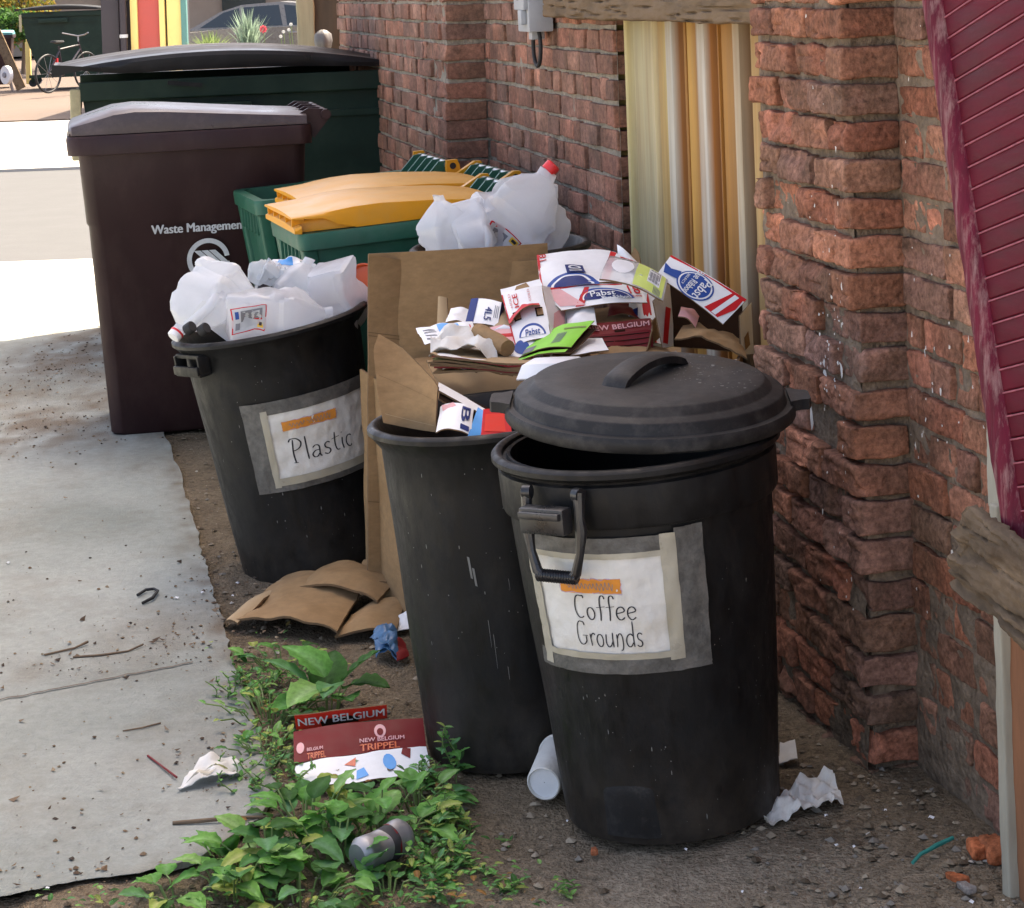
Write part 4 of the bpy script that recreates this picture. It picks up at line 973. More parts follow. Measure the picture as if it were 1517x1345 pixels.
# clear clamshell with lime label
def pC(s, g):
    s.patch(g, 'limeyellow', .50, .02, .97, .86); s.patch(g, 'white_print', .70, .22, .90, .74, .002)
    for k in range(11): s.patch(g, 'ink', .715 + .016*k, .26, .715 + .016*k + (.009 if k % 3 else .005), .70, .0028, 1, 2)
    s.poly(g, 'white_print', ell(.28, .5, .18, .3, 16), .001)
    for k in range(6): s.patch(g, 'ink_grey', .82 + .02*k, .02, .83 + .02*k, .18, .0028, 1, 1)
item('plastic_clamshell', 'clear plastic food tray with a lime label and barcode lying on top of the cartons', 'tray', [('tray', sh([(888, 414, 5.04), (982, 446, 4.97), (990, 414, 5.08), (904, 379, 5.20)], bow=.012, bowv=.012, wr=.006, seed=3), 'clear', .004, pC)])
# carton with two hand holes
def pD(s, g):
    for u0, v0 in ((.15, .42), (.72, .40)):
        s.patch(g, 'cardboard_dark_shade', u0, v0, u0 + .19, v0 + .17); s.patch(g, 'cardboard', u0 + .04, v0 + .02, u0 + .19, v0 + .14, .0018)
    s.text(g, 'HOLD', (.14, .68, .20, .95), 'pink_print', bold=.02, rot=90); s.text(g, 'ICE', (.24, .66, .36, .92), 'red_print', bold=.03, rot=90)
    s.text(g, 'COLD', (.62, .72, .68, .95), 'pink_print', bold=.01, rot=90)
    s.poly(g, 'blue_print', ell(.52, .06, .36, .24, 24, 0, 180)); s.poly(g, 'white_print', ell(.52, .06, .31, .19, 24, 0, 180), .0018); s.text(g, 'Pabst', (.34, .07, .74, .19), 'blue_print', .0026, bold=.03, shear=.2)
    s.poly(g, 'red_print', [(0, .0), (.03, 0), (.03, 1), (0, 1)])
item('beer_carton', 'white carton end with two punched hand holes, left of the red 18 carton', 'carton', [
    ('front_panel', sh([(763, 512, 4.95), (817, 498, 4.95), (803, 423, 5.15), (743, 438, 5.15)], bow=.006, wr=.004, seed=2), 'white_card', .003, pD),
    ('side_panel', sh([(817, 498, 4.95), (846, 480, 5.15), (830, 428, 5.26), (803, 423, 5.15)], wr=.004, seed=3), 'white_card', .003, lambda s, g: s.poly(g, 'pink_print', [(.1, .05), (.7, .1), (.95, .5), (.3, .4)])),
    ('top_flap', sh([(743, 438, 5.15), (804, 423, 5.15), (800, 414, 5.24), (741, 428, 5.24)], wr=.005, seed=3), 'white_card', .003, lambda s, g: s.poly(g, 'cardboard', [(.3, .1), (.7, .3), (.65, .9), (.4, .8)]))])
def pE(s, g):
    s.patch(g, 'navy_print', .0, .0, .26, 1); s.text(g, '4L5', (.56, .14, .78, .66), 'navy_print', bold=.02, rot=-90)
    for k in range(3): s.patch(g, 'ink_grey', .84 + .05*k, .3, .86 + .05*k, .8)
item('carton', 'small white packet with a navy band, propped against the tall cardboard', 'packet', [
    ('front_panel', sh([(689, 480, 5.14), (737, 484, 5.10), (743, 448, 5.18), (698, 443, 5.24)], bow=.006, seed=2), 'white_card', .004, pE),
    ('end_panel', sh([(737, 484, 5.10), (752, 478, 5.2), (752, 446, 5.25), (743, 448, 5.18)], seed=2), 'navy_print', .004, None)])
def pF(s, g):
    s.patch(g, 'sky_print', .36, .25, .74, .95)
    for k in range(4): s.patch(g, 'ink_grey', .08, .2 + .16*k, .30, .25 + .16*k)
    s.patch(g, 'red_print', .92, .1, .94, .8)
item('paper_sheet', 'creased white leaflet with a bright blue patch beside the tall cardboard', 'paper', [('s', sh([(630, 514, 5.00), (710, 510, 4.97), (700, 476, 5.12), (616, 487, 5.14)], bow=.010, wr=.012, wf=14, seed=5), 'white_card', .002, pF)])
item('paper_sheet', 'crumpled plain white paper lying below the blue patched leaflet', 'paper', [('s', sh([(636, 534, 4.90), (738, 528, 4.88), (728, 492, 5.04), (646, 496, 5.05)], bow=.014, wr=.035, wf=16, seed=9), 'paper', .002, None)])
# lime flyer
item('folded_flyer', 'bright green folded flyer on top of the flattened card stack', 'flyer', [
    ('upper_leaf', sh([(772, 527, 4.86), (846, 514, 4.86), (881, 477, 5.00), (790, 503, 5.00)], bow=.012, wr=.006, seed=5), 'lime_print', .002, lambda s, g: (s.patch(g, 'olive_print', .60, .70, .96, .76), [s.patch(g, 'ink_grey', .55 + .03*k, .15, .565 + .03*k, .55) for k in range(6)], s.patch(g, 'ink_grey', .0, .02, .22, .34))),
    ('lower_leaf', sh([(758, 538, 4.85), (846, 522, 4.84), (884, 486, 4.97), (790, 512, 4.98)], bow=.006, wr=.006, seed=6), 'cardboard_dark_shade', .002, lambda s, g: s.patch(g, 'lime_print', .0, .0, .9, .12))])
cols_ = ['cardboard_pale', 'white_card', 'olive_print', 'cardboard', 'cardboard_dark_shade', 'white_card', 'cardboard']
for k, (m, lb) in enumerate(zip(cols_, ('topmost pale', 'white', 'olive', 'tan', 'dark', 'second white', 'bottom tan'))):
    o_ = 4.2*k; j = rnd.uniform(-6, 6)
    g = MB(); sh([(640 + j, 523 + o_, 4.84), (806 + j, 536 + o_*.9, 4.80), (868 + j, 508 + o_*.8, 5.10), (668 + j, 507 + o_, 5.12)], bow=-.010 + .003*k, wr=.007, seed=k*3).mesh(g, m, .0045, 16, 8, 'card_edge' if m != 'white_card' else 'maroon_print')
    one('flattened_carton', g, '%s sheet in the pile of flattened cartons under the green flyer' % lb, 'cardboard', 'flattened cartons in the heap', 50)
def pM(s, g):
    s.text(g, 'NEW BELGIUM', (.06, .30, .97, .72), 'pink_print', bold=.02); s.patch(g, 'cardboard_dark_shade', .44, .10, .60, .24)
item('beer_carton', 'dark red carton panel lettered in pale capitals under the red 18 carton', 'carton', [
    ('front_panel', sh([(868, 498, 5.02), (966, 488, 5.02), (964, 472, 5.08), (862, 480, 5.10)], seed=2, wr=.003), 'maroon_print', .003, pM),
    ('lower_panel', sh([(872, 522, 4.98), (968, 514, 4.99), (966, 489, 5.02), (868, 498, 5.02)], seed=4, wr=.006), 'maroon_print', .003, lambda s, g: [s.patch(g, 'cardboard_dark_shade', .05, .2 + .3*k, .95, .25 + .3*k) for k in range(3)]),
    ('side_panel', sh([(955, 520, 4.94), (978, 500, 5.1), (972, 470, 5.14), (962, 490, 4.98)], seed=4, wr=.008), 'cardboard', .003, None)])
item('white_card', 'loose white card corner between the green flyer and the dark red carton', 'card', [('s', sh([(845, 527, 4.85), (902, 520, 4.85), (892, 500, 4.98), (872, 500, 4.99)], wr=.004), 'white_card', .003, None)])
item('beer_carton', 'squashed white carton piece with red edges under the hand hole carton', 'carton', [('s', sh([(742, 540, 4.90), (806, 534, 4.88), (800, 500, 4.98), (748, 506, 5.0)], bow=.01, wr=.012, seed=31), 'white_card', .003, lambda s, g: (s.poly(g, 'red_print', [(0, 0), (1, 0), (1, .12), (0, .14)]), s.poly(g, 'blue_print', ell(.5, .5, .2, .25, 18))))])
item('beer_carton', 'tan torn carton inside between the navy banded packet and the hand hole carton', 'carton', [('s', sh([(722, 500, 5.06), (768, 494, 5.04), (758, 452, 5.2), (730, 456, 5.22)], bow=.008, wr=.01, seed=33), 'cardboard_pale', .003, None)])
item('beer_carton', 'pink and red carton panel squeezed beside the tan tube', 'carton', [('s', sh([(722, 502, 4.99), (772, 510, 4.95), (768, 486, 5.02), (726, 484, 5.06)], bow=.01, wr=.012, seed=35), 'pink_print', .003, lambda s, g: (s.poly(g, 'red_print', [(.0, .1), (1, .5), (1, .8), (0, .45)]), s.poly(g, 'white_print', [(.1, .7), (.8, .9), (.5, .98)], .002)))])
item('beer_carton', 'white carton wall with a red stripe behind the dark red carton', 'carton', [('s', sh([(930, 505, 5.18), (985, 512, 5.14), (978, 432, 5.26), (934, 432, 5.3)], bow=.008, wr=.01, seed=37), 'white_card', .003, lambda s, g: (s.poly(g, 'red_print', [(.55, 0), (.8, 0), (.6, 1), (.35, 1)]), s.poly(g, 'navy_print', [(.05, .4), (.3, .45), (.3, .6), (.05, .55)])))])
item('cardboard_scrap', 'brown board lying flat between the dark red carton and the loose can lid', 'cardboard', [('s', sh([(880, 530, 4.92), (1000, 532, 4.92), (985, 512, 5.04), (895, 512, 5.05)], bow=.01, wr=.012, seed=39), 'cardboard', .004, None)])
for q_, m_, lb_ in (([(655, 548, 4.86), (760, 556, 4.83), (772, 538, 4.92), (662, 530, 4.95)], 'white_card', 'white flattened carton edge poking out over the tan box flap'),
                    ([(648, 540, 4.90), (706, 552, 4.86), (722, 534, 4.95), (656, 520, 5.0)], 'olive_print', 'olive printed carton edge poking out left over the tan box flap'),
                    ([(752, 474, 5.02), (800, 452, 5.04), (790, 432, 5.2), (746, 446, 5.2)], 'red_print', 'red carton strip showing behind the hand hole carton'),
                    ([(842, 486, 5.06), (884, 482, 5.04), (880, 456, 5.14), (838, 462, 5.16)], 'white_card', 'small white carton tab left of the dark red carton'),
                    ([(900, 470, 5.20), (950, 470, 5.2), (960, 448, 5.3), (905, 446, 5.3)], 'maroon_print', 'maroon carton inside seen under the blue oval badge'),
                    ([(1004, 470, 5.02), (1030, 486, 5.0), (1036, 468, 5.08), (1010, 452, 5.1)], 'pink_print', 'pink printed tab inside the gaping carton'),
                    ([(812, 545, 4.86), (880, 540, 4.86), (872, 520, 4.95), (820, 524, 4.96)], 'cardboard', 'brown board corner next to the white bowl'),
                    ([(660, 478, 5.22), (700, 484, 5.18), (704, 462, 5.3), (668, 456, 5.32)], 'white_card', 'white paper behind the blue patched leaflet')):
    item('carton_piece', lb_, 'cardboard', [('s', sh(q_, bow=.008, wr=.012, wf=12, seed=int(q_[0][0])), m_, .003, None)])
item('paper_cone', 'small white paper corner sticking up at the back of the heap', 'paper', [('s', sh([(916, 384, 5.45), (948, 392, 5.42), (936, 380, 5.45), (914, 362, 5.48)], bow=.01), 'white_card', .002, lambda s, g: s.poly(g, 'red_print', [(0, 0), (1, 0), (1, .18), (0, .2)]))])
item('cardboard_scrap', 'torn brown corner behind the white paper corner at the back of the heap', 'cardboard', [('s', sh([(930, 390, 5.49), (952, 400, 5.46), (946, 374, 5.49), (940, 366, 5.5)], wr=.006), 'cardboard', .003, None)])
item('cardboard_strip', 'narrow upright cardboard strip in front of the fold in the tall cardboard', 'cardboard', [('s', sh([(647, 490, 5.45), (665, 490, 5.44), (662, 441, 5.50), (649, 439, 5.50)], bow=.004), 'cardboard_pale', .006, None)])
item('cardboard_scrap', 'brown card behind the top carton beside the jug can', 'cardboard', [('s', sh([(815, 420, 5.5), (900, 420, 5.5), (880, 374, 5.55), (826, 378, 5.55)], wr=.006, seed=8), 'cardboard', .004, None)])
g = MB(); a_, b_ = P(708, 490, 5.02), P(752, 516, 4.90); d = (b_-a_)
g.tube([a_ + d*(i/6) for i in range(7)], .021, 'cardboard', 14, [.019, .021, .020, .021, .022, .021, .020], caps=True)
one('cardboard_tube', g, 'squashed brown cardboard tube lying on the leaflets', 'tube')
g = MB(); g.lathe([(.0005, .045), (.05, .044), (.075, .030), (.088, .004), (.092, 0), (.094, .003), (.080, .034), (.052, .049), (.0005, .050)], 'white_print', 40, 0, 0, False, False)
g.xform(Matrix.Translation(P(826, 562, 4.72)) @ Matrix.Rotation(R(-12), 4, 'X'))
one('paper_bowl', g, 'upturned white bowl peeking out behind the loose can lid', 'bowl')
# things in the plain can
def flap_ol(u, v):
    k = max(0, v-.8)/.2
    return (u*(1-.72*k) + .06*k, v + .0*u)
s = sh([(567, 626, 4.50), (646, 640, 4.44), (652, 556, 4.50), (553, 490, 4.58)], bow=-.03, bowv=.01, wr=.006, seed=4)
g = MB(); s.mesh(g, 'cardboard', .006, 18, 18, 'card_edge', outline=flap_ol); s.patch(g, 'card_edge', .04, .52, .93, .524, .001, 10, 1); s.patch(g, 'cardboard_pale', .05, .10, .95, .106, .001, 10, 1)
one('cardboard_flap', g, 'tan cardboard flap with a rounded top standing up out of the plain can', 'cardboard', smooth=50)
def pBl(s, g):
    s.text(g, 'Bl', (.70, .05, .93, .85), 'navy_print', bold=.05, rot=-90); s.poly(g, 'pink_print', [(.1, .8), (.5, .9), (.4, 1), (.05, 1)])
item('beer_carton', 'white carton corner with navy lettering inside the plain can', 'carton', [('s', sh([(646, 644, 4.34), (698, 646, 4.32), (702, 604, 4.46), (652, 601, 4.50)], bow=.012, wr=.008, seed=6), 'white_card', .003, pBl)])
item('carton', 'small red box with a blue end inside the plain can by the loose lid', 'carton', [
    ('end_panel', sh([(692, 648, 4.30), (712, 648, 4.32), (716, 608, 4.44), (708, 603, 4.46)]), 'sky_print', .004, None),
    ('side_panel', sh([(712, 648, 4.32), (760, 650, 4.32), (752, 604, 4.46), (716, 606, 4.44)]), 'red_print', .004, lambda s, g: s.poly(g, 'red_bright', [(.1, .2), (.8, .2), (.8, .8), (.1, .8)]))])
item('carton', 'dark brown carton edge slanting across the opening of the plain can', 'carton', [
    ('edge_panel', sh([(648, 577, 4.55), (716, 614, 4.44), (722, 606, 4.5), (650, 566, 4.62)]), 'white_card', .004, None),
    ('side_panel', sh([(650, 590, 4.52), (712, 628, 4.42), (742, 612, 4.48), (652, 572, 4.60)]), 'cardboard_dark_shade', .004, None)])
g = MB(); g.lathe([(.001, 0), (.12, .01), (.20, 0), (.20, -.02), (.001, -.02)], 'cardboard', 40, .015, 3, True, True)
g.xform(BB.M @ Matrix.Translation((0, 0, .60))); one('cardboard_scrap', g, 'crushed cardboard deep down in the plain can', 'cardboard')
# ------------------------------------------------------------------ milk jugs
def axisM(c, ax, roll):
    z = Vector(ax).normalized(); x = (Vector((1, 0, 0)) if abs(z.x) < .9 else Vector((0, 0, 1))); x = (x - z*z.dot(x)).normalized(); y = z.cross(x)
    return Matrix.Translation(c) @ Matrix((x, y, z)).transposed().to_4x4() @ Matrix.Rotation(R(roll), 4, 'Z') @ Matrix.Translation((0, 0, -.115))
def jug(label, c, ax, roll, crush=(1, 1, 1), seed=0, cap=None, lab=None, size=1.0, dent=.018):
    if lab:
        v_ = axisM(c, ax, 0).to_3x3().inverted() @ (Vector((0, 0, H)) - c); roll += math.degrees(math.atan2(v_.x, -v_.y))
    Mx = axisM(c, ax, roll) @ Matrix.Diagonal((size, size, size, 1)); t = thing('milk_jug', label, 'jug', Mx, 'empty milk jugs')
    def dn(p):
        q = Vector((p.x*crush[0], p.y*crush[1], p.z*crush[2]))
        v = nvec(q*9 + Vector((seed*7.1, seed*3.3, seed)))
        n2 = noise.noise(q*20 + Vector((seed, 0, seed*2)))
        rg = 1 - abs(noise.noise(q*13 + Vector((seed*5, seed, seed*2.3))))*2.6
        return q + v*dent*1.3 - Vector((q.x, q.y, 0))*(max(0, n2)*.22 + max(0, rg)*.16)
    secs = [(0, .058, .018), (.004, .070, .02), (.012, .075, .024), (.04, .0755, .024), (.05, .073, .024), (.08, .073, .024), (.09, .0755, .024), (.14, .0755, .026), (.165, .073, .03), (.185, .062, .035), (.205, .045, .03), (.222, .027, .02), (.230, .019, .015), (.252, .018, .015)]
    rings = []
    fine = []
    for (z0, h0, r0), (z1, h1, r1) in zip(secs, secs[1:]):
        m = max(1, int((z1-z0)/.012))
        for k in range(m): f_ = k/m; fine.append((z0+(z1-z0)*f_, h0+(h1-h0)*f_, r0+(r1-r0)*f_))
    fine.append(secs[-1])
    for z, h_, r0 in fine: rings.append([dn(p) for p in rrect(h_, h_, r0, 7, 0, 0, z)])
    g = MB(); g.loft(rings, 'jug')
    hp = [(.050, .050, .120), (.062, .062, .150), (.060, .060, .178), (.042, .042, .205), (.020, .020, .226)]
    obj('shell', g, t, local=True, smooth=28)
    g = MB(); g.tube([dn(Vector(p)) for p in hp], .014, 'jug', 10); obj('handle', g, t, local=True, smooth=60)
    if cap:
        g = MB(); g.lathe([(.001, .274), (.016, .274), (.0195, .271), (.0195, .250), (.001, .250)], cap, 24, 0, 0, False, False)
        if cap == 'white_print': g.lathe([(.0195, .252), (.0205, .252), (.0205, .258), (.0195, .258)], 'red_cap', 24)
        c0 = dn(Vector((0, 0, .25))) - Vector((0, 0, .25)); g.xform(Matrix.Translation(c0)); obj('cap', g, t, local=True)
    if lab:      # (side axis angle, z0, z1, half width)
        a_, z0, z1, hw = lab; q = Matrix.Rotation(R(a_), 3, 'Z'); g = MB()
        def at(x, z, off): return dn(q @ Vector((x, -.0755 - off, z)))
        def pt(x0, x1, zz0, zz1, off, mat, n=6):
            V = [at(x0+(x1-x0)*i/n, zz0+(zz1-zz0)*j/n, off) for j in range(n+1) for i in range(n+1)]
            g.add(V, [(j*(n+1)+i, j*(n+1)+i+1, (j+1)*(n+1)+i+1, (j+1)*(n+1)+i) for j in range(n) for i in range(n)], mat)
        pt(-hw, hw, z0, z1, .001, 'red_print'); pt(-hw+.003, hw-.003, z0+.003, z1-.003, .002, 'label_white')
        pt(hw*.35, hw*.85, z1-.022, z1-.006, .003, 'yellow_print'); pt(-hw*.7, hw*.2, z0+.02, z1-.012, .003, 'ink_grey', 4); pt(-hw*.5, hw*.0, z0+.03, z1-.02, .0036, 'label_white', 3)
        pt(hw*.25, hw*.75, z0+.008, z0+.018, .003, 'ink_grey', 2); pt(hw*.45, hw*.75, z1-.018, z1-.010, .0036, 'ink', 2); pt(-hw*.7, -hw*.1, z0+.008, z0+.016, .003, 'blue_print', 2)
        obj('label', g, t, local=True, smooth=60)
    return t
jug('crushed milk jug with a white cap ringed in red, neck over the can rim', P(306, 446, 5.96), (-.55, -.50, -.62), 20, (1.15, 1.0, .86), 1, 'white_print', None, 1.02, .022)
jug('milk jug lying flat along the can rim with its picture label showing', P(396, 466, 5.86), (1, .12, -.02), 8, (.92, .95, 1.1), 2, None, (0, .008, .092, .043), 1.06, .012)
jug('upright milk jug with a picture label, behind the jug lying at the rim', P(438, 432, 6.06), (.42, .12, .9), -4, (1, 1, .9), 3, None, (0, .05, .13, .042), .98, .014)
jug('upside down milk jug beside the tall cardboard and the orange tub', P(503, 448, 6.02), (.25, .2, -.95), 20, (.95, .95, .95), 4, None, None, 1.0, .016)
jug('small crushed milk jug sunk below the upside down jug at the can rim', P(468, 470, 6.06), (.25, .9, .2), 30, (.9, .9, .8), 5, None, None, .9, .014)
jug('squashed milk jug between the white capped jug and the crumpled tray', P(355, 456, 6.12), (.3, .8, .2), 30, (1, .85, .9), 6, None, None, .9, .02)
jug('crushed milk jug leaning left in the jug can by the wall', P(664, 345, 5.90), (-.18, -.1, 1), 30, (1.02, .95, .92), 7, None, None, .98, .020)
jug('big milk jug with a red cap in the jug can by the wall', P(752, 328, 5.96), (.62, .1, .62), 12, (1.25, 1.1, 1.0), 8, 'red_cap', (0, .02, .08, .034), 1.16, .018)
jug('crumpled milk jug at the right edge of the jug can by the wall', P(800, 338, 6.02), (.3, .2, -.8), 40, (.95, .9, .95), 9, None, (-30, .07, .13, .03), .98, .022)
jug('milk jug with a red cap half buried in the jug can by the wall', P(706, 356, 5.84), (.1, -.3, -.4), 10, (.95, .9, .9), 10, 'red_cap', None, .8, .02)
g = MB()
for k in range(3):
    sh([(365 + 9*k, 424, 6.10), (425 + 5*k, 420, 6.08), (418, 400 - 3*k, 6.16), (378 + 4*k, 402, 6.18)], bow=.02, bowv=.02, wr=.05, wf=16, seed=k).mesh(g, 'clear', .002, 12, 10)
sh([(372, 426, 6.12), (412, 424, 6.1), (412, 404, 6.16), (380, 406, 6.16)], wr=.03, wf=18, seed=4).mesh(g, 'maroon_lid', .002, 8, 8)
one('plastic_clamshell', g, 'crumpled clear and brown plastic tray behind the milk jugs', 'tray', smooth=60)
g = MB(); s = sh([(385, 412, 6.18), (470, 412, 6.16), (455, 388, 6.22), (402, 391, 6.22)], bow=.02, wr=.03, wf=14, seed=8); s.mesh(g, 'white_card', .002, 12, 10); s.patch(g, 'sky_print', .25, .55, .62, .95); s.patch(g, 'green_plastic', .80, .2, .97, .8)
one('milk_bag', g, 'white wrapper with a blue patch behind the middle milk jug', 'wrapper', smooth=60)
g = MB(); g.lathe([(.001, .0), (.060, .0), (.066, .004), (.066, .016), (.062, .016), (.058, .006), (.001, .006)], 'orange_plastic', 40, 0, 0, True, False)
g.xform(Matrix.Translation(P(540, 424, 6.10)) @ Matrix.Rotation(R(-28), 4, 'Z') @ Matrix.Rotation(R(72), 4, 'X'))
one('orange_tub', g, 'round orange tub wedged between the milk jugs and the tall cardboard', 'tub')
for x, y, lb in ((298, 488, 'black bottle cap standing on the can rim under the white capped jug'), (277, 486, 'flat black cap wedged between the can rim and the white jug cap')):
    g = MB(); g.lathe([(.001, .024), (.015, .024), (.017, .021), (.017, 0), (.001, 0)], 'dark_rubber', 20); g.xform(Matrix.Translation(P(x, y + 3, 5.80)) @ Matrix.Rotation(R(55), 4, 'Y') @ Matrix.Rotation(R(25), 4, 'X')); one('bottle_cap', g, lb, 'cap')
# ------------------------------------------------------------------ right edge: maroon boards, rail, posts
T = .20
def wallpt(px, py, t): s = s_px(px, py, t); q = W(s, t, 0); d = P(px, py, q.y); return s, d.z
(sA, zA), (sB, zB) = wallpt(1388, 0, T), wallpt(1519, 850, T)
ed = Vector((sB - sA, zB - zA)).normalized()           # down the trim, in (s,z)
ac = Vector((ed.y, -ed.x));  ac = ac if ac.x < 0 else -ac    # across the boards, towards the camera
fr = lambda a, b, d: W(sA + ed.x*a + ac.x*b, T + d, zA + ed.y*a + ac.y*b)
pan = thing('board_panel', 'dark red beaded board panel leaning at a slant at the right edge of the photo', 'panel', W(sB, T, zB))
g = MB(); a = -.55; k = 0
BW = .0365
while a < .90:
    w_ = BW; c = .5*rnd.random()
    poly = [(a+.0005, -.030), (a+.0005, -.005), (a+.0015, -.001), (a+.0035, .0), (a+w_-.003, .0), (a+w_-.001, -.0015), (a+w_-.0005, -.005), (a+w_-.0005, -.030)]
    n = 18; rings = []
    for i in range(n+1):
        b = .02 + .80*i/n
        rings.append([fr(x, b, d + .001*fnoise((a*30, b*14, k), 3)) for x, d in poly])
    g.loft(rings, 'maroon_paint')
    g.loft([[fr(x, .02 + .80*i/n, d) for x, d in ((a+.0008, -.004), (a+.0008, .0012), (a+.0034, .0016), (a+.004, -.004))] for i in range(n+1)], 'maroon_bead'); a += w_; k += 1
obj('boards', g, pan, smooth=30)
g = MB(); rings = []
for i in range(91):
    a = -.55 + 1.49*i/90; j = .0025*fnoise((a*14, 3, 1), 4); e = .003*fnoise((a*30, 9, 1), 3)
    rings.append([fr(a, -.024 + e, -.02), fr(a, -.024 + e, .014 + j), fr(a, -.018, .019 + j), fr(a, .006, .018 + j), fr(a, .016 + j, .011), fr(a, .022, -.0), fr(a, .022, -.02)])
g.loft(rings, 'maroon_trim'); obj('edge_trim', g, pan, smooth=40)
# weathered rail
g = MB()
rs, rz = wallpt(1420, 795, .24)
dirv = (WA*-1 + UP*(-.085)).normalized(); upv = (UP - dirv*UP.dot(dirv)).normalized()
L_ = .62
c = W(rs, .24, rz) + dirv*(L_/2 + .0)
rbox(g, c + UP*-.012, L_/2, .013, .080, 110, 4, 40, .010, .007, 21.7, dirv, WN, upv, 'wood_grey', (1, 1, 1), .004, 12.0)
g.col = False
# slanted cut of the far end
for i, v in enumerate(g.v):
    q = (v - (c - dirv*(L_/2))); x = q.dot(dirv); h_ = q.dot(upv)
    f_ = max(0, 1 - x/.25)
    c_ = abs(noise.noise(Vector((x*3.0, 4.0, h_*36)))); d_ = max(0, 1 - c_/.12)*.010*(1.6 if h_ < 0 else .7) + (.012*max(0, fnoise((x*7, h_*22, 3), 3)) if h_ < .01 else 0)
    g.v[i] = v + dirv*(f_*(.035*(h_/.084) + .018*noise.noise(v*40))) - WN*d_ - upv*(.010*noise.noise(Vector((x*12, 2, 2))) if h_ < -.06 else 0)
one('timber_rail', g, 'thick weathered grey timber rail with a split, sawn end under the dark red boards', 'timber', smooth=50)
# white posts behind and below the rail
def post(x0, y0, x1, t, z0, z1, wd, dp, mat, name, lab):
    s, _ = wallpt((x0+x1)/2, y0, t); g = MB()
    rbox(g, W(s, t, (z0+z1)/2), wd/2, dp/2, (z1-z0)/2, 4, 4, 40, .005, .002, 5.5, WA, WN, UP, mat, (1, 1, 1), 0, 12); g.col = False
    return one(name, g, lab, 'post', smooth=50)
post(1486, 1150, 1500, .085, -.02, .72, .030, .024, 'white_paint', 'timber_post', 'pale peeling timber post on the ground below the weathered rail')
post(1484, 700, 1500, .06, .70, .98, .10, .03, 'white_paint', 'timber_post', 'pale painted board on the wall showing between the rail and the dark red panel edge')
s, _ = wallpt(1512, 1100, .06); g = MB(); rbox(g, W(s - .02, .05, .34), .06, .03, .36, 4, 3, 30, .006, .003, 8, WA, WN, UP, 'rust_board', (1, 1, 1), 0, 10) if 'rust_board' in MATS else None
M('rust_board', (.26, .11, .05), rough=.9, var=.35, scale=14, bump=.4, stretch=(1, 1, .2))
rbox(g, W(s - .02, .05, .34), .06, .03, .36, 4, 3, 30, .006, .003, 8, WA, WN, UP, 'rust_board', (1, 1, 1), 0, 10); g.col = False
one('timber_board', g, 'rust brown board right of the pale post at the lower right edge', 'board', smooth=50)
# white bits of broken plaster on the rail
g = MB()
for k in range(9):
    p = P(1462 + 5*k + rnd.uniform(-6, 6), 800 + 5*k + rnd.uniform(-16, 16), 3.44 - .012*k); r_ = rnd.uniform(.008, .02)
    rbox(g, p, r_, r_*.6, r_*.8, 3, 2, 3, .004, .006, k*3, WA, WN, UP, 'plaster', (1, 1, 1), 0, 40)
M('plaster', (.55, .53, .50), rough=.95, var=.3, scale=50)
g.col = False
stuff('plaster_crumbs', g, 'crumbling white plaster on top of the weathered rail', 'plaster', 60)
# utility box
ub_s = s_px(812, 25, .0); q = W(ub_s, 0, 0); zb = P(806, 46, q.y).z
ub = thing('utility_box', 'grey electrical box high on the brick wall with a hanging cable loop', 'utility box', W(ub_s, 0, zb))
g = MB(); g.box((0, 0, 0), (.17, .085, .24), 'grey_box', FR(ub_s, .045, zb + .12), .006); obj('casing', g, ub)
g = MB(); g.box((0, 0, 0), (.15, .016, .16), 'grey_box', FR(ub_s, .095, zb + .155), .006); g.box((0, 0, 0), (.05, .02, .05), 'grey_box', FR(ub_s - .03, .098, zb + .05), .004); g.box((0, 0, 0), (.02, .004, .012), 'dark_rubber', FR(ub_s + .01, .104, zb + .115), .001); obj('cover', g, ub)
g = MB(); g.tube([W(ub_s - .01 + .026*math.sin(k/16*math.pi*1.0)*(1 if True else 0)*0 + .055*math.sin(2*math.pi*k/20), .045, zb - .050 + .068*math.cos(2*math.pi*k/20)) for k in range(21)], .007, 'dark_rubber', 8, caps=False); obj('cable_loop', g, ub)
g = MB(); g.box((0, 0, 0), (.05, .045, .03), 'grey_box', FR(ub_s - .01, .045, zb - .012), .004); obj('cable_gland', g, ub)
# ------------------------------------------------------------------ litter on the ground
def gp(x, y, dz=0.0):
    p = G(x, y, 0.0)
    for _ in range(4): p = G(x, y, max(.006 if p.x < slab_edge(p.y) else -1, gz(p.x, p.y)))
    return p + Vector((0, 0, dz))
def gsheet(px, **k): return Sheet(*[gp(x, y, dz) for x, y, dz in px], **k)
for px, lb, m, b in (([(346, 930, .012), (500, 952, .02), (536, 902, .05), (418, 868, .03)], 'large flattened tan cardboard sheet on the dirt at the foot of the plain can', 'cardboard', .03),
                     ([(438, 900, .045), (560, 918, .045), (600, 884, .05), (470, 872, .05)], 'curved cardboard leaf lying across the large flattened sheet', 'cardboard', .035),
                     ([(330, 925, .008), (352, 934, .02), (430, 885, .045), (410, 878, .03)], 'narrow folded cardboard edge at the left side of the flattened sheet', 'cardboard_pale', .01),
                     ([(496, 948, .012), (586, 944, .012), (602, 908, .03), (530, 915, .03)], 'small cardboard piece poking out toward the plain can', 'cardboard', .015),
                     ([(520, 900, .06), (596, 900, .06), (600, 880, .07), (540, 872, .07)], 'upper cardboard scrap pressed against the plain can foot', 'cardboard', .01)):
    g = MB(); gsheet(px, bow=b, wr=.016, wf=7, seed=px[0][0]).mesh(g, m, .006, 16, 10, 'card_edge'); one('flattened_cardboard', g, lb, 'cardboard', 'cardboard sheets lying on the dirt', 50)
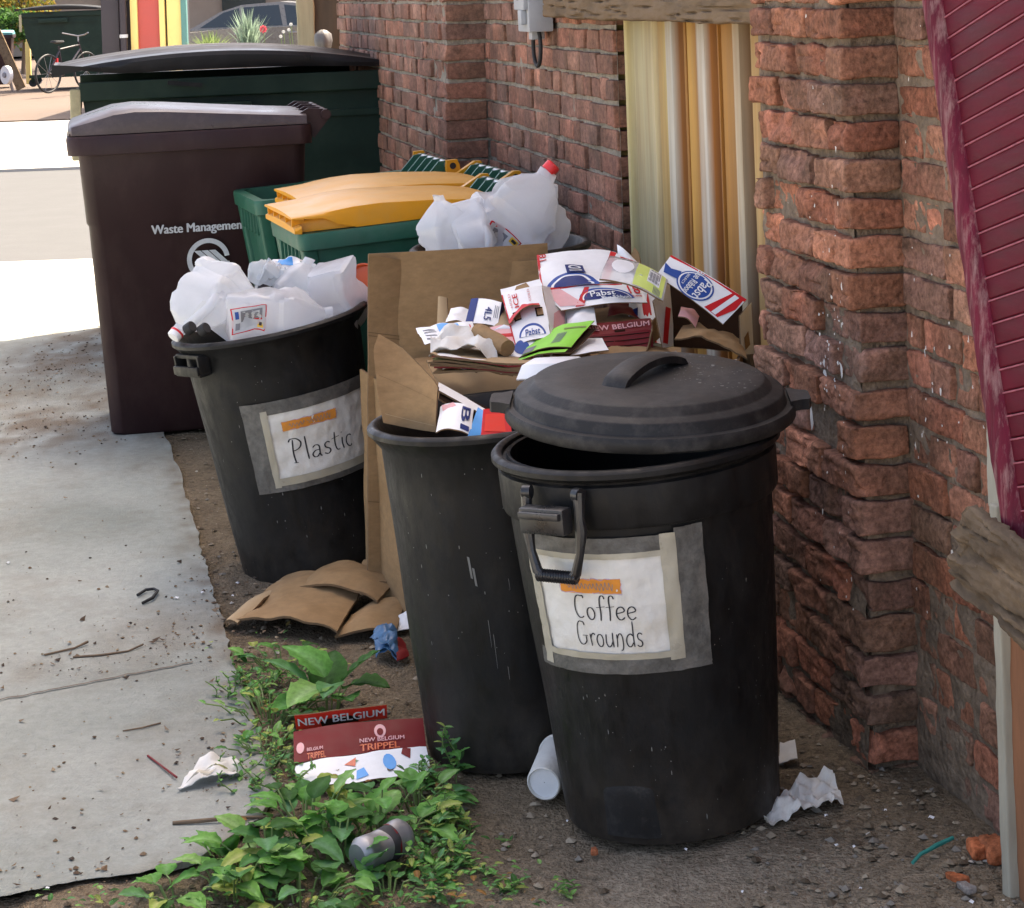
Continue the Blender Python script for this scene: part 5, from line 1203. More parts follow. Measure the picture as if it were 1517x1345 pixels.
# red carrier carton
def pr1(s, g): s.text(g, 'NEW BELGIUM', (.03, .30, .97, .80), 'white_print', bold=.03)
def pr2(s, g):
    s.poly(g, 'pink_print', ell(.66, .64, .045, .22, 18)); s.poly(g, 'maroon_print', ell(.66, .60, .025, .12, 14), .002); s.poly(g, 'pink_print', ell(.05, .42, .03, .18, 16))
    s.text(g, 'NEW BELGIUM', (.50, .30, .84, .42), 'pink_print', bold=.03); s.text(g, 'TRIPPEL', (.50, .04, .80, .24), 'orange_plastic', bold=.04)
    s.text(g, 'BELGIUM', (.10, .26, .22, .36), 'pink_print', bold=.03); s.text(g, 'TRIPPEL', (.10, .02, .24, .20), 'orange_plastic', bold=.04)
def pr3(s, g):
    s.poly(g, 'sky_print', ell(.70, .55, .05, .3, 14)); s.poly(g, 'maroon_print', [(.80, .8), (.86, .6), (.88, .95), (.82, 1)]); s.poly(g, 'sky_print', [(.42, .1), (.52, .15), (.5, .5), (.44, .4)]); s.poly(g, 'orange_plastic', [(.36, .7), (.44, .6), (.46, .9)])
ct = thing('carrier_carton', 'crushed red and maroon six bottle carrier lying among the weeds beside the plain can', 'carton', gp(540, 1120))
g = MB(); s = gsheet([(444, 1092, .055), (572, 1078, .060), (571, 1079, .092), (440, 1090, .088)], bow=.006, wr=.004, seed=4)
s = Sheet(gp(440, 1112, .045), gp(575, 1098, .050), gp(575, 1104, .088), gp(438, 1118, .084), wr=.003, seed=3); s.mesh(g, 'red_bright', .003, 16, 6, 'card_edge')
s.poly(g, 'cardboard_dark_shade', [(.28, .08), (.68, .10), (.70, .42), (.60, .58), (.36, .55), (.27, .4)], .001); pr1(s, g); obj('handle_panel', g, ct, smooth=50)
g = MB(); s = Sheet(gp(436, 1146, .020), gp(632, 1122, .022), gp(628, 1106, .062), gp(436, 1124, .058), bow=.006, wr=.004, seed=6); s.mesh(g, 'maroon_print', .003, 20, 8, 'card_edge'); pr2(s, g); obj('side_panel', g, ct, smooth=50)
g = MB(); s = Sheet(gp(448, 1176, .006), gp(640, 1152, .006), gp(632, 1124, .022), gp(436, 1148, .020), bow=.008, wr=.008, seed=8); s.mesh(g, 'white_card', .003, 20, 8, 'card_edge'); pr3(s, g); obj('bottom_panel', g, ct, smooth=50)
# paper scrap on the slab, twigs, rubber bit
g = MB(); s = gsheet([(262, 1176, .012), (300, 1172, .010), (372, 1140, .012), (320, 1132, .016)], bow=.012, wr=.016, wf=24, seed=3); s = gsheet([(262, 1174, .012), (352, 1156, .010), (366, 1138, .012), (300, 1140, .022)], bow=.010, wr=.02, wf=22, seed=3); s.mesh(g, 'paper', .002, 16, 10)
s.patch(g, 'olive_print', .35, .35, .70, .60); s.poly(g, 'tape_clear', [(.1, .1), (.5, .05), (.6, .2), (.2, .3)])
one('paper_scrap', g, 'trampled greenish white wrapper on the pale concrete', 'paper scrap', smooth=60)
def stick(name, pts, r0, mat, lab, cat='twig'):
    g = MB(); P3 = [gp(x, y, r0 + dz) for x, y, dz in pts]; g.tube(P3, r0, mat, 7, [r0*rnd.uniform(.7, 1.1) for _ in P3]); one(name, g, lab, cat)
stick('twig', [(256, 1222, 0), (300, 1220, .002), (350, 1217, .004), (400, 1216, .004), (430, 1214, .01)], .004, 'twig', 'long brown twig lying level on the concrete above the weeds')
stick('drinking_straw', [(219, 1121, .0), (240, 1138, .002), (262, 1156, .004)], .0025, 'maroon_print', 'thin dark red stirrer leading to the trampled wrapper', 'straw')
stick('twig', [(66, 972, 0), (110, 962, 0), (130, 955, .004)], .0035, 'twig', 'short dark twig on the concrete at the left, pointing up right')
stick('twig', [(108, 975, 0), (150, 972, 0), (190, 966, 0), (212, 958, .003)], .003, 'twig', 'thin bent twig beside the short dark twig on the concrete')
stick('twig', [(182, 1084, 0), (210, 1080, .001), (238, 1072, 0)], .002, 'twig', 'fine reddish twig on the concrete above the stirrer')
stick('rubber_strip', [(204, 884, 0), (216, 878, .003), (228, 877, .004), (234, 880, .004), (226, 890, .003), (211, 896, 0)], .005, 'dark_rubber', 'black bent rubber strip on the concrete', 'rubber')
stick('twine', [(1352, 1282, 0), (1364, 1272, .004), (1376, 1266, .004), (1388, 1258, .003), (1412, 1246, .002)], .0042, 'twine', 'green frayed twine on the gravel at the lower right', 'twine')
# white crumpled paper by the coffee can
g = MB(); s = gsheet([(1132, 1226, .008), (1250, 1190, .008), (1232, 1158, .022), (1140, 1190, .012)], bow=.006, wr=.022, wf=34, seed=5); s.mesh(g, 'paper', .002, 26, 18)
one('crumpled_paper', g, 'crumpled white paper on the gravel right of the coffee grounds can', 'paper', smooth=60)
g = MB(); gsheet([(1152, 1130, .004), (1182, 1128, .004), (1178, 1114, .03), (1156, 1114, .02)], wr=.01, wf=30, seed=6).mesh(g, 'paper', .002, 8, 6); one('paper_scrap', g, 'little white scrap between the coffee grounds can and the brick pier', 'paper scrap', smooth=60)
g = MB(); gsheet([(584, 938, .01), (606, 936, .01), (606, 922, .03), (588, 924, .03)], wr=.01, wf=30, seed=7).mesh(g, 'white_card', .002, 8, 6); one('paper_scrap', g, 'white scrap tucked under the cardboard by the foot of the plain can', 'paper scrap', smooth=60)
# paper cup
a_, b_ = gp(806, 1188), gp(846, 1130)
a_.z += .036; b_.z += .046; d = (b_ - a_); Mx = axisM(a_, d, 0) @ Matrix.Translation((0, 0, .115))
cup = thing('paper_cup', 'white paper cup lying between the plain can and the coffee grounds can', 'cup', Mx)
g = MB(); g.lathe([(.030, .006), (.032, .0), (.0345, .002), (.046, .125), (.048, .126), (.048, .130), (.045, .130), (.033, .008), (.001, .008)], 'paper', 40, .0012, 3, False, False); obj('cup_body', g, cup, local=True)
g = MB(); g.lathe([(.001, .006), (.0305, .0065)], 'white_card', 32, 0, 0, False, False); obj('cup_base', g, cup, local=True)
# drink can
a_, b_ = gp(530, 1294), gp(604, 1262)
a_.z += .03; b_.z += .034; Mx = axisM(a_, b_ - a_, 0) @ Matrix.Translation((0, 0, .115))
can = thing('drink_can', 'crushed silver and dark drink can under the leaves at the bottom', 'can', Mx)
g = MB(); pr_ = [(.024, .0), (.026, .003), (.033, .012)] + [(.033, .012 + .1*k/14) for k in range(1, 15)] + [(.028, .120), (.026, .122), (.024, .120), (.001, .118)]
g.lathe(pr_[:10], 'aluminium', 36, 0, 0, True, False); g.lathe(pr_[9:13], 'ink', 36, 0, 0, False, False); g.lathe(pr_[12:], 'aluminium', 36, 0, 0, False, False)
for i, v in enumerate(g.v): g.v[i] = v + nvec(v*28)*.008*math.sin(max(0, min(1, v.z/.12))*math.pi)
g.lathe([(.0335, .080), (.0337, .083), (.0335, .084)], 'maroon_print', 36, 0, 0, False, False)
obj('can_body', g, can, local=True, smooth=50)
g = MB(); g.tube([(0, -.006, .122), (.004, .004, .124), (0, .010, .122)], .003, 'chrome', 6); obj('pull_tab', g, can, local=True)
# blue wrapper
g = MB()
for k in range(4): gsheet([(553 + 4*k, 976, .004 + .01*k), (590, 978, .006), (592 - 3*k, 956, .03 + .008*k), (554, 957, .035)], bow=.015, wr=.02, wf=26, seed=k).mesh(g, 'blue_wrap' if k else 'maroon_print', .002, 10, 8) if 'blue_wrap' in MATS else M('blue_wrap', (.035, .12, .24), rough=.4, var=.4, scale=60)
one('wrapper', g, 'crumpled blue wrapper on the dirt below the cardboard sheet', 'wrapper', smooth=60)
g = MB(); gsheet([(588, 984, .006), (606, 976, .006), (602, 962, .02), (584, 960, .03)], wr=.012, wf=26, seed=5).mesh(g, 'maroon_print', .002, 8, 6); one('wrapper', g, 'dark red wrapper scrap beside the crumpled blue wrapper', 'wrapper', smooth=60)
# brick rubble
for x, y, sz, lb in ((1448, 1262, .026, 'orange red brick chunk beside the pale post'), (1418, 1305, .018, 'flat orange brick shard in front of the brick chunk'), (1432, 1318, .016, 'grey stone next to the flat orange shard'), (1472, 1262, .034, 'big brick fragment against the foot of the pale post'), (880, 1262, .011, 'small orange brick bit in front of the coffee grounds can')):
    g = MB(); p = gp(x, y); rbox(g, p + Vector((0, 0, sz*.25)), sz, sz*.6, sz*.45, 5, 4, 4, sz*.25, sz*.22, x, (WA + WN*rnd.uniform(-.6, .6)).normalized(), WN, UP, 'brick', (.46, .14, .06) if 'grey' not in lb else (.30, .28, .26), 0, 26)
    one('brick_chunk' if 'grey' not in lb else 'stone', g, lb, 'rubble', None, 60)
# gravel
r = random.Random(5); g = MB()
PC = [(.20, .16, .11), (.26, .21, .15), (.14, .11, .075), (.31, .26, .19), (.20, .18, .15), (.10, .075, .05), (.45, .41, .35)]
def pebble(p, q, c):
    V = []; rr = Matrix.Rotation(r.uniform(0, 6.28), 3, 'Z')
    for a_ in range(5): V.append(Vector((math.cos(a_*1.2566)*q*r.uniform(.75, 1.2), math.sin(a_*1.2566)*q*r.uniform(.6, 1.1), q*r.uniform(-.1, .25))))
    V += [Vector((r.uniform(-.2, .2)*q, r.uniform(-.2, .2)*q, q*r.uniform(.45, .75))), Vector((0, 0, -q*.4))]
    F = [(k, (k+1) % 5, 5) for k in range(5)] + [((k+1) % 5, k, 6) for k in range(5)]
    g.add([p + rr @ v for v in V], F, 'pebble', c)
n = 0
while n < 11000:
    X, Y = r.uniform(-1.5, 1.0), 2.9 + 6.6*r.random()**2.2
    t = wall_t(X, Y)
    if t < .02 or (X < slab_edge(Y) - .01 and Y > near_edge(X) - .02): continue
    dens = .35 + (.65 if X > .35 and Y < 4.2 else 0) + (.3 if t > .9 else 0) - (.3 if (X-.28)**2 + (Y-3.75)**2 < .06 else 0)
    if r.random() > dens: continue
    q = .0022 + .0105*r.random()**(4.2 if X < .3 else 2.6); c = PC[r.randrange(6)] if r.random() < .985 else PC[6]
    pebble(Vector((X, Y, gz(X, Y) - .010)), q, c); n += 1
stuff('gravel', g, 'fine gravel and grit scattered over the dirt strip', 'gravel', 0)
# dead leaves and dirt crumbs on the slab
g = MB(); n = 0
LC = [(.09, .06, .04), (.15, .10, .06), (.20, .14, .09), (.06, .045, .035), (.26, .20, .13)]
centres = [(G(50, 640), .45, .5, 340), (G(120, 530), .30, 1.0, 420), (G(20, 560), .4, .8, 200), (G(300, 945), .25, .22, 170), (G(190, 985), .45, .10, 90), (G(340, 1120), .12, .25, 90), (G(330, 860), .12, .3, 140), (G(100, 900), .6, 1.0, 190), (G(180, 1150), .5, .5, 110), (G(200, 1310), .4, .12, 110), (G(30, 1200), .4, .4, 40)]
for c0, sx, sy, m in centres:
    for _ in range(m):
        X, Y = r.gauss(c0.x, sx*.6), r.gauss(c0.y, sy*.6)
        if X > slab_edge(max(3.3, min(14, Y))) + .15: continue
        q = .003 + .010*r.random()**2.5; a_ = r.uniform(0, 6.28); p = Vector((X, Y, max(.008, gz(X, Y))))
        if Y < near_edge(X): p.z = gz(X, Y) - .006
        u_, v_ = Vector((math.cos(a_), math.sin(a_), r.uniform(-.3, .3)))*q, Vector((-math.sin(a_), math.cos(a_), r.uniform(-.3, .3)))*q*r.uniform(.3, .7)
        cc = LC[r.randrange(5)]
        if r.random() < .55: pebble(p, q*.6, cc)
        else: g.add([p - u_ + Vector((0, 0, q*.4)), p - v_, p + u_ + Vector((0, 0, q*.5)), p + v_ + Vector((0, 0, q*.25))], [(0, 1, 2, 3)], 'pebble', cc)
stuff('leaf_litter', g, 'dry leaf crumbs and dirt scattered over the concrete', 'leaf litter', 0)
g = MB()
for x, y, q in ((1265, 1258, .008), (1240, 1256, .007), (1380, 1215, .012), (1016, 1262, .008), (840, 1220, .006), (1312, 1204, .006), (1224, 1212, .009), (12, 836, .010), (262, 888, .011), (300, 880, .010), (352, 866, .012), (345, 885, .009), (70, 1320, .007), (1275, 1320, .006), (1100, 1325, .006), (1440, 1340, .01)):
    p = gp(x, y, .003); a_ = r.uniform(0, 3); g.add([p + Vector((math.cos(a_+k*1.047)*q*r.uniform(.35, .75), math.sin(a_+k*1.047)*q*r.uniform(.35, .7), .001 + .003*(k % 2))) for k in range(6)], [(0, 1, 2, 3, 4, 5)], 'white_print')
stuff('paper_flecks', g, 'small white paper flecks scattered over the gravel and concrete', 'paper flecks', 0)
# ------------------------------------------------------------------ weeds
GC = [(.12, .33, .065), (.15, .39, .085), (.08, .23, .055), (.18, .41, .09), (.12, .30, .10), (.24, .45, .12), (.055, .15, .035), (.34, .44, .10)]
def leaf(g, base, d, L, wd, curl, c, pet=.0, up=Vector((0, 0, 1))):
    d = d.normalized(); sd_ = d.cross(up); sd_ = sd_.normalized() if sd_.length > 1e-3 else Vector((1, 0, 0)); nn = sd_.cross(d)
    N = 11; V = []; C = []
    p = base.copy()
    for i in range(N+1):
        f_ = i/N; wv = wd*(math.sin(math.pi*min(1, f_**.82*.96+.04)))**.75*(1 + .035*math.sin(i*2.2 + L*900)); dr = d*L*f_ + nn*(-curl*L*f_*f_)
        rp = .0022*math.sin(i*2.1 + wd*700)*(wd/.03)
        q = base + dr
        V += [q - sd_*wv + nn*(wv*.22 + rp), q - sd_*wv*.5 + nn*(wv*.13 - rp*.4), q, q + sd_*wv*.5 + nn*(wv*.13 + rp*.4), q + sd_*wv + nn*(wv*.22 - rp)]
        k = .86 + .22*f_; C += [(c[0]*k, c[1]*k, c[2]*k), tuple(x*k*.97 for x in c), (c[0]*1.5*k, c[1]*1.22*k, c[2]*1.9*k), tuple(x*k*.97 for x in c), (c[0]*k, c[1]*k, c[2]*k)]
    F = [(i*5+j, i*5+j+1, (i+1)*5+j+1, (i+1)*5+j) for i in range(N) for j in range(4)]
    g.add(V, F, 'leaf', C)
def weed(px, py, nl, L0, L1, spread, hgt, label, tilt=(.2, 1.0), asp=.30, seed=0, name='broadleaf_weed'):
    r = random.Random(seed*31 + int(px)); root = gp(px, py); t = thing(name, label, 'weed', root, 'weeds growing along the slab edge'); g = MB(); st = MB()
    for k in range(nl):
        a_ = r.uniform(0, 6.283); rad = spread*math.sqrt(r.random()); h_ = hgt*r.uniform(.25, 1)*(1 - .4*rad/max(spread, .001))
        b0 = root + Vector((math.cos(a_)*rad*.5, math.sin(a_)*rad*.5, -.01)); b1 = root + Vector((math.cos(a_)*rad, math.sin(a_)*rad, h_))
        st.tube([b0, (b0+b1)/2 + Vector((0, 0, .012)), b1], .0018, 'stem', 5)
        el = r.uniform(*tilt); aa = a_ + r.uniform(-.8, .8); L = r.uniform(L0, L1)
        leaf(g, b1, Vector((math.cos(aa)*math.cos(el), math.sin(aa)*math.cos(el), math.sin(el))), L, L*asp*r.uniform(.85, 1.2), r.uniform(.15, .7), GC[r.randrange(8)])
    obj('foliage', g, t, smooth=60)
    if nl > 14: tag(obj('stem', st, t), kind='stuff')
    else:
        for k in range(nl):
            s1 = MB(); s1.add(st.v[k*15:(k+1)*15], [tuple(i - k*15 for i in f) for f in st.f[k*12:(k+1)*12]], 'stem'); obj('stem', s1, t)
def sprig(px, py, hts, label, seed=0, ls=.022, lean=.3, nst=1, spread=.02, step=.012):
    r = random.Random(seed); root = gp(px, py); t = thing('leafy_weed', label, 'weed', root, 'weeds growing along the slab edge'); g = MB(); st = MB()
    for q in range(nst):
        a_ = r.uniform(0, 6.28); o = root + Vector((math.cos(a_), math.sin(a_), 0))*spread*math.sqrt(r.random()); h_ = hts*r.uniform(.6, 1)
        ln_ = Vector((r.uniform(-lean, lean), r.uniform(-lean, lean), 1)); pts = [o + Vector((0, 0, -.01)) + ln_*h_*f_ + Vector((.012*math.sin(f_*5+q), 0, 0)) for f_ in [i/6 for i in range(7)]]
        st.tube(pts, .0014, 'stem', 5); z = .15
        while z < 1:
            f_ = z*6; i = min(5, int(f_)); p = pts[i] + (pts[i+1]-pts[i])*(f_-i)
            for s_ in (0, 3.14):
                aa = s_ + z*21 + q; el = r.uniform(.0, .8); L = ls*r.uniform(.6, 1.2)*(1.2 - .55*z)
                leaf(g, p, Vector((math.cos(aa)*math.cos(el), math.sin(aa)*math.cos(el), math.sin(el))), L, L*.27, r.uniform(0, .5), GC[r.randrange(8)])
            z += step/h_
    obj('foliage', g, t, smooth=60)
    nv, nf = len(st.v)//nst, len(st.f)//nst
    for k in range(nst):
        s1 = MB(); s1.add(st.v[k*nv:(k+1)*nv], [tuple(i - k*nv for i in f) for f in st.f[k*nf:(k+1)*nf]], 'stem'); obj('stem', s1, t)
weed(486, 1050, 9, .075, .135, .05, .11, 'big pale broad leaf plant standing behind the red bottle carrier', (.35, 1.1), .36, 1)
weed(420, 985, 19, 0.0280, 0.0492, .12, .05, 'small leaf clump directly below the large cardboard sheet', (.0, .8), .33, 2)
weed(400, 1060, 46, 0.0176, 0.0369, .16, .05, 'low spreading weed on the slab edge left of the red bottle carrier', (.0, .9), .33, 3)
weed(395, 1120, 35, 0.0160, 0.0328, .10, .05, 'fine weed at the slab edge just right of the trampled wrapper', (.1, .9), .28, 13)
weed(560, 1236, 27, 0.0400, 0.0697, .12, .085, 'dense leafy clump in front of the red bottle carrier', (.0, .9), .36, 4)
weed(452, 1232, 25, 0.0400, 0.0697, .10, .11, 'tall leafy clump above the twig at the slab edge', (.1, 1.0), .36, 5)
weed(400, 1292, 24, 0.0400, 0.0697, .10, .09, 'leafy clump left of the drink can at the bottom', (.0, .9), .40, 6)
weed(500, 1278, 32, 0.0440, 0.0738, .11, .085, 'leafy clump growing over the drink can', (.0, .9), .38, 7)
weed(330, 1278, 7, 0.0480, 0.0697, .025, .03, 'upright young plant with one tall leaf at the near slab edge', (.7, 1.3), .26, 8)
weed(345, 1318, 18, 0.0400, 0.0697, .09, .085, 'leafy clump by the near slab edge left of the drink can clump', (.0, .9), .38, 21)
weed(268, 1330, 9, 0.0360, 0.0615, .07, .035, 'low bluish weed at the bottom left by the near slab edge', (.0, .7), .42, 9)
weed(445, 1334, 19, 0.0360, 0.0615, .11, .05, 'leafy weed along the bottom edge below the drink can', (.0, .7), .42, 10)
weed(622, 1192, 22, 0.0320, 0.0533, .08, .05, 'leafy weed between the red bottle carrier and the plain can foot', (.1, .9), .33, 11)
weed(575, 1325, 19, 0.0240, 0.0410, .10, .02, 'flat bright weed right of the drink can along the bottom edge', (.0, .5), .40, 12)
sprig(668, 1150, .125, 'tall thin sprig standing against the plain can', 1, .03, .10, 2, .012, .011)
sprig(650, 1225, .07, 'bushy small leaf weed right of the dense clump, in front of the plain can', 2, .024, .5, 16, .06, .012)
sprig(655, 1285, .055, 'bushy small leaf weed right of the drink can', 3, .026, .6, 16, .06, .012)
sprig(640, 1160, .06, 'little sprigs at the foot of the plain can', 4, .024, .5, 8, .05, .011)
sprig(380, 1020, .08, 'wispy sprigs leaning over the slab below the cardboard sheet', 5, .020, .8, 20, .12, .012)
sprig(392, 1150, .07, 'wispy sprigs on the slab edge between wrapper and leafy clump', 6, .018, .8, 16, .10, .012)
sprig(755, 1308, .03, 'small seedling in the bare dirt right of the bottom weeds', 7, .022, .6, 5, .03, .010)
sprig(838, 1315, .035, 'tiny seedling below the coffee grounds can', 8, .018, .5, 3, .02, .010)
sprig(745, 1240, .015, 'lone tiny seedling in the dirt below the paper cup', 9, .014, .4, 2, .01, .010)
sprig(715, 1280, .025, 'low seedling between the small leaf weed and bare dirt', 10, .02, .6, 4, .03, .010)
g = MB(); r = random.Random(77)
for _ in range(700):
    x, y = r.choice(((r.gauss(420, 40), r.gauss(1010, 45)), (r.gauss(410, 25), r.gauss(1110, 60)), (r.gauss(640, 40), r.gauss(1250, 55)), (r.uniform(60, 700), r.gauss(1335, 8)), (r.gauss(500, 60), r.gauss(1170, 50)), (r.gauss(700, 60), r.gauss(1310, 20))))
    if y > 1400 or y < 925: continue
    p = gp(x, y, r.uniform(.0, .018)); a_ = r.uniform(0, 6.28); L = r.uniform(.008, .022); el = r.uniform(-.1, .8)
    c = GC[r.randrange(8)] if r.random() < .85 else r.choice(((.30, .24, .07), (.34, .20, .06), (.20, .15, .07)))
    leaf(g, p, Vector((math.cos(a_)*math.cos(el), math.sin(a_)*math.cos(el), math.sin(el))), L, L*.3, .3, c)
stuff('ground_cover', g, 'tiny leaves and seedlings covering the dirt between the weeds', 'ground cover', 60)
# ------------------------------------------------------------------ background across the street
def Wx(px, Z): return (px - CX)/FPX*Z
dumpster('dumpster', 'distant dark green dumpster across the street with a bicycle in front', Matrix.Translation((Wx(31, 39.5), 39.5, 0.005)) @ Matrix.Rotation(R(8), 4, 'Z'), 1.62, 1.3, 1.42)
# bicycle
bp_ = Vector((Wx(96, 37.2), 37.2, .005)); bk = thing('bicycle', 'dark bicycle parked in front of the distant green dumpster', 'bicycle', Matrix.Translation(bp_) @ Matrix.Rotation(R(62), 4, 'Z'))
def wheel(x):
    g = MB(); g.tube([(x + .33*math.cos(k*math.pi/16), 0, .345 + .33*math.sin(k*math.pi/16)) for k in range(33)], .02, 'dark_rubber', 6, caps=False); w_ = obj('wheel', g, bk, local=True)
    g = MB()
    for k in range(10): g.tube([(x, 0, .345), (x + .31*math.cos(k*math.pi/5), 0, .345 + .31*math.sin(k*math.pi/5))], .003, 'chrome', 4)
    obj('spokes', g, w_, local=True)
wheel(-.52); wheel(.52)
g = MB()
for a, b in (((-.52, 0, .345), (-.12, 0, .30)), ((-.12, 0, .30), (-.22, 0, .82)), ((-.52, 0, .345), (-.2, 0, .74)), ((-.12, 0, .30), (.36, 0, .74)), ((-.2, 0, .76), (.34, 0, .82)), ((.32, 0, .90), (.52, 0, .345))): g.tube([a, b], .018, 'plum_pipe', 6)
obj('frame', g, bk, local=True)
g = MB(); g.loft([rrect(.03, .02, .01, 3, 0, 0, 0), rrect(.13, .08, .05, 3, -.02, 0, .03), rrect(.12, .07, .05, 3, -.02, 0, .06)], 'dark_rubber'); g.xform(Matrix.Translation((-.23, 0, .86))); obj('saddle', g, bk, local=True)
g = MB(); g.tube([(.24, -.30, 1.04), (.33, -.14, 1.0), (.32, 0, .98), (.33, .14, 1.0), (.24, .30, 1.04)], .013, 'chrome', 6); g.tube([(.32, 0, .88), (.32, 0, .98)], .016, 'chrome', 6); obj('handlebar', g, bk, local=True)
g = MB(); g.box((-.30, 0, .55), (.03, .08, .12), 'red_cap'); obj('rear_lamp', g, bk, local=True)
# maroon bin far left with teal lid
mx = Matrix.Translation((Wx(-6, 42), 42, .005)) @ Matrix.Rotation(R(-80), 4, 'Z')
t = thing('wheeled_cart', 'distant maroon wheeled cart with a pale teal lid at the far left edge', 'cart', mx)
g = MB(); cart_body(g, .80, .66, .98, 'maroon_plastic', (.08, .74), .54, .07, .03); obj('body', g, t, local=True)
g = MB(); cart_lid(g, [(-.04, .985, 1.0, 1.02, 1), (.2, .985, 1.02, 1.07, 1), (.80, .985, 1.0, 1.03, 1)], .35, 'teal_bin'); obj('lid', g, t, local=True)
g = MB(); ff = face_fn(.80, .66, .98, (.08, .74), .54)
def fr_(x, z): return Vector((.0 - .012 - .0 + .08*(1-z/.98), x, z))
ring2(g, fr_, .0, .62, .06, .085, 'label_white', 24); g.box((.0, 0, .0), (.001, .001, .001), 'label_white'); obj('side_emblem', g, t, local=True)
g = MB(); p0, p1 = Vector((Wx(-8, 39), 39, 1.10)), Vector((Wx(27, 38.6), 38.6, .02)); d = p1 - p0
rbox(g, (p0+p1)/2, .09, .03, d.length/2, 2, 2, 8, .01, .004, 2, d.normalized().cross(Vector((0, 1, 0))).normalized(), Vector((0, 1, 0)), d.normalized(), 'wood_weathered', (1, 1, 1), 0, 6); g.col = False
one('timber_plank', g, 'grey plank leaning in front of the distant maroon cart', 'plank')
g = MB(); g.tube([(Wx(3, 38.2), 38.2, .30 + 0), (Wx(3, 38.2) + .05, 38.25, .30)], .17, 'label_white', 20); g.tube([(Wx(3, 38.2) - .02, 38.18, .30), (Wx(3, 38.2) + .0, 38.2, .30)], .05, 'ink_grey', 12)
g.tube([(Wx(3, 38.2) + .05, 38.25, .30), (Wx(3, 38.2) + .06, 38.5, .0)], .03, 'ink_grey', 6); one('wheel', g, 'pale round wheel at the far left edge by the plank', 'wheel')
g = MB(); x = Wx(38.5, 41.2); g.box((x, 41.2, .42), (.10, .10, .84), 'paint_yellow', None, .02); g.box((x, 41.2, .86), (.07, .07, .05), 'paint_yellow', None, .02); one('bollard', g, 'yellow bollard between the distant maroon cart and green dumpster', 'bollard')
# shop front
Zs = 30.9; sf = thing('shop_front', 'corner of a shop painted red yellow and teal beyond the big dumpster', 'building', (Wx(215, Zs), Zs, 0))
def strip(name, x0, x1, mat, dz=0.0, th=.12, z1=2.3):
    g = MB(); a, b = Wx(x0, Zs), Wx(x1, Zs); g.box(((a+b)/2, Zs + .3 - dz - th/2, z1/2), (b-a, th, z1), mat, None, .008); obj(name, g, sf)
strip('dark_panel', 146, 172, 'paint_dark', .06); strip('trim', 189, 199.5, 'paint_yellow', .05); strip('red_panel', 199.5, 232, 'paint_red'); strip('trim', 232, 240, 'paint_yellow', .05)
strip('gap_panel', 240, 243, 'wood_dark', -.03); strip('yellow_panel', 243, 264.5, 'paint_yellow', .02); strip('trim', 264.5, 273, 'paint_teal', .06)
g = MB(); g.box((Wx(146, Zs) + .45, Zs + 1.6, 1.15), (.9, 2.4, 2.3), 'paint_dark'); g.box((Wx(146, Zs) + .45, Zs + 1.5, 2.36), (.95, 2.8, .12), 'roof'); obj('shell', g, sf, smooth=0)
g = MB(); xx = Wx(180, Zs); g.tube([(xx, Zs + .05, .1), (xx, Zs + .05, 2.25)], .052, 'plum_pipe', 12); g.tube([(xx, Zs + .05, 1.05), (xx, Zs + .05, 1.10)], .062, 'label_white', 12); obj('drainpipe', g, sf)
# timber post at the end of the building, its left board coloured paler
Zp = 12.1; g = MB(); a, b, c = Wx(440, Zp), Wx(463, Zp), Wx(502, Zp)
M('bag_grey', (.12, .115, .11), rough=.6, var=.3)
t = thing('timber_post', 'rough timber post at the far corner of the brick wall, paler on its left face', 'post', ((a+c)/2, Zp, 0))
rbox(g, Vector(((a+b)/2, Zp + .02, 1.3)), (b-a)/2 + .006, .05, 1.3, 3, 3, 40, .008, .006, 4, Vector((1, 0, 0)), Vector((0, -1, 0)), UP, 'wood_post', (1, 1, 1), 0, 14); g.col = False; obj('pale_board', g, t, smooth=50)
g = MB(); rbox(g, Vector(((b+c)/2, Zp + .06, 1.3)), (c-b)/2 + .004, .06, 1.3, 3, 3, 40, .008, .006, 9, Vector((1, 0, 0)), Vector((0, -1, 0)), UP, 'wood_dark', (1, 1, 1), 0, 14); g.col = False; obj('dark_board', g, t, smooth=50)
g = MB(); g.lathe([(.03, -.06), (.045, -.05), (.052, -.01), (.046, .03), (.02, .05), (.004, .055)], 'bag_grey', 20, .014, 2); g.xform(Matrix.Translation(P(478, 58, 11.95))); g.box(P(478, 58, 12.0), (.03, .06, .03), 'grey_box')
one('plastic_bag', g, 'small grey bag hanging on the dark side of the timber post', 'bag', smooth=60)
# parked car
Zc = 41.0; cx0 = Wx(262, Zc); car = thing('parked_car', 'silver beige sedan parked beyond the flowers', 'car', Matrix.Translation((cx0, Zc, .005)))
L, hw = 4.5, .88
body = [(0, .45), (.02, .75), (.25, .92), (1.0, .98), (3.2, .98), (4.2, .86), (4.45, .70), (4.5, .45), (4.4, .25), (.1, .25)]
g = MB(); V0 = []; rings = []
for y, sc in ((-hw, .97), (-hw + .05, 1.0), (hw - .05, 1.0), (hw, .97)): rings.append([Vector((2.25 + (x-2.25)*sc, y, .6 + (z-.6)*sc)) for x, z in body])
g.loft(rings, 'car_paint'); obj('body', g, car, local=True, smooth=35)
roof = [(.30, .95), (.95, 1.30), (1.35, 1.42), (2.1, 1.46), (2.7, 1.40), (3.45, .97)]
g = MB(); g.loft([[Vector((x, y*(1 - .16*(z-.95)/.5), z)) for x, z in roof] for y in (-hw+.06, hw-.06)], 'car_paint'); obj('cabin', g, car, local=True, smooth=35)
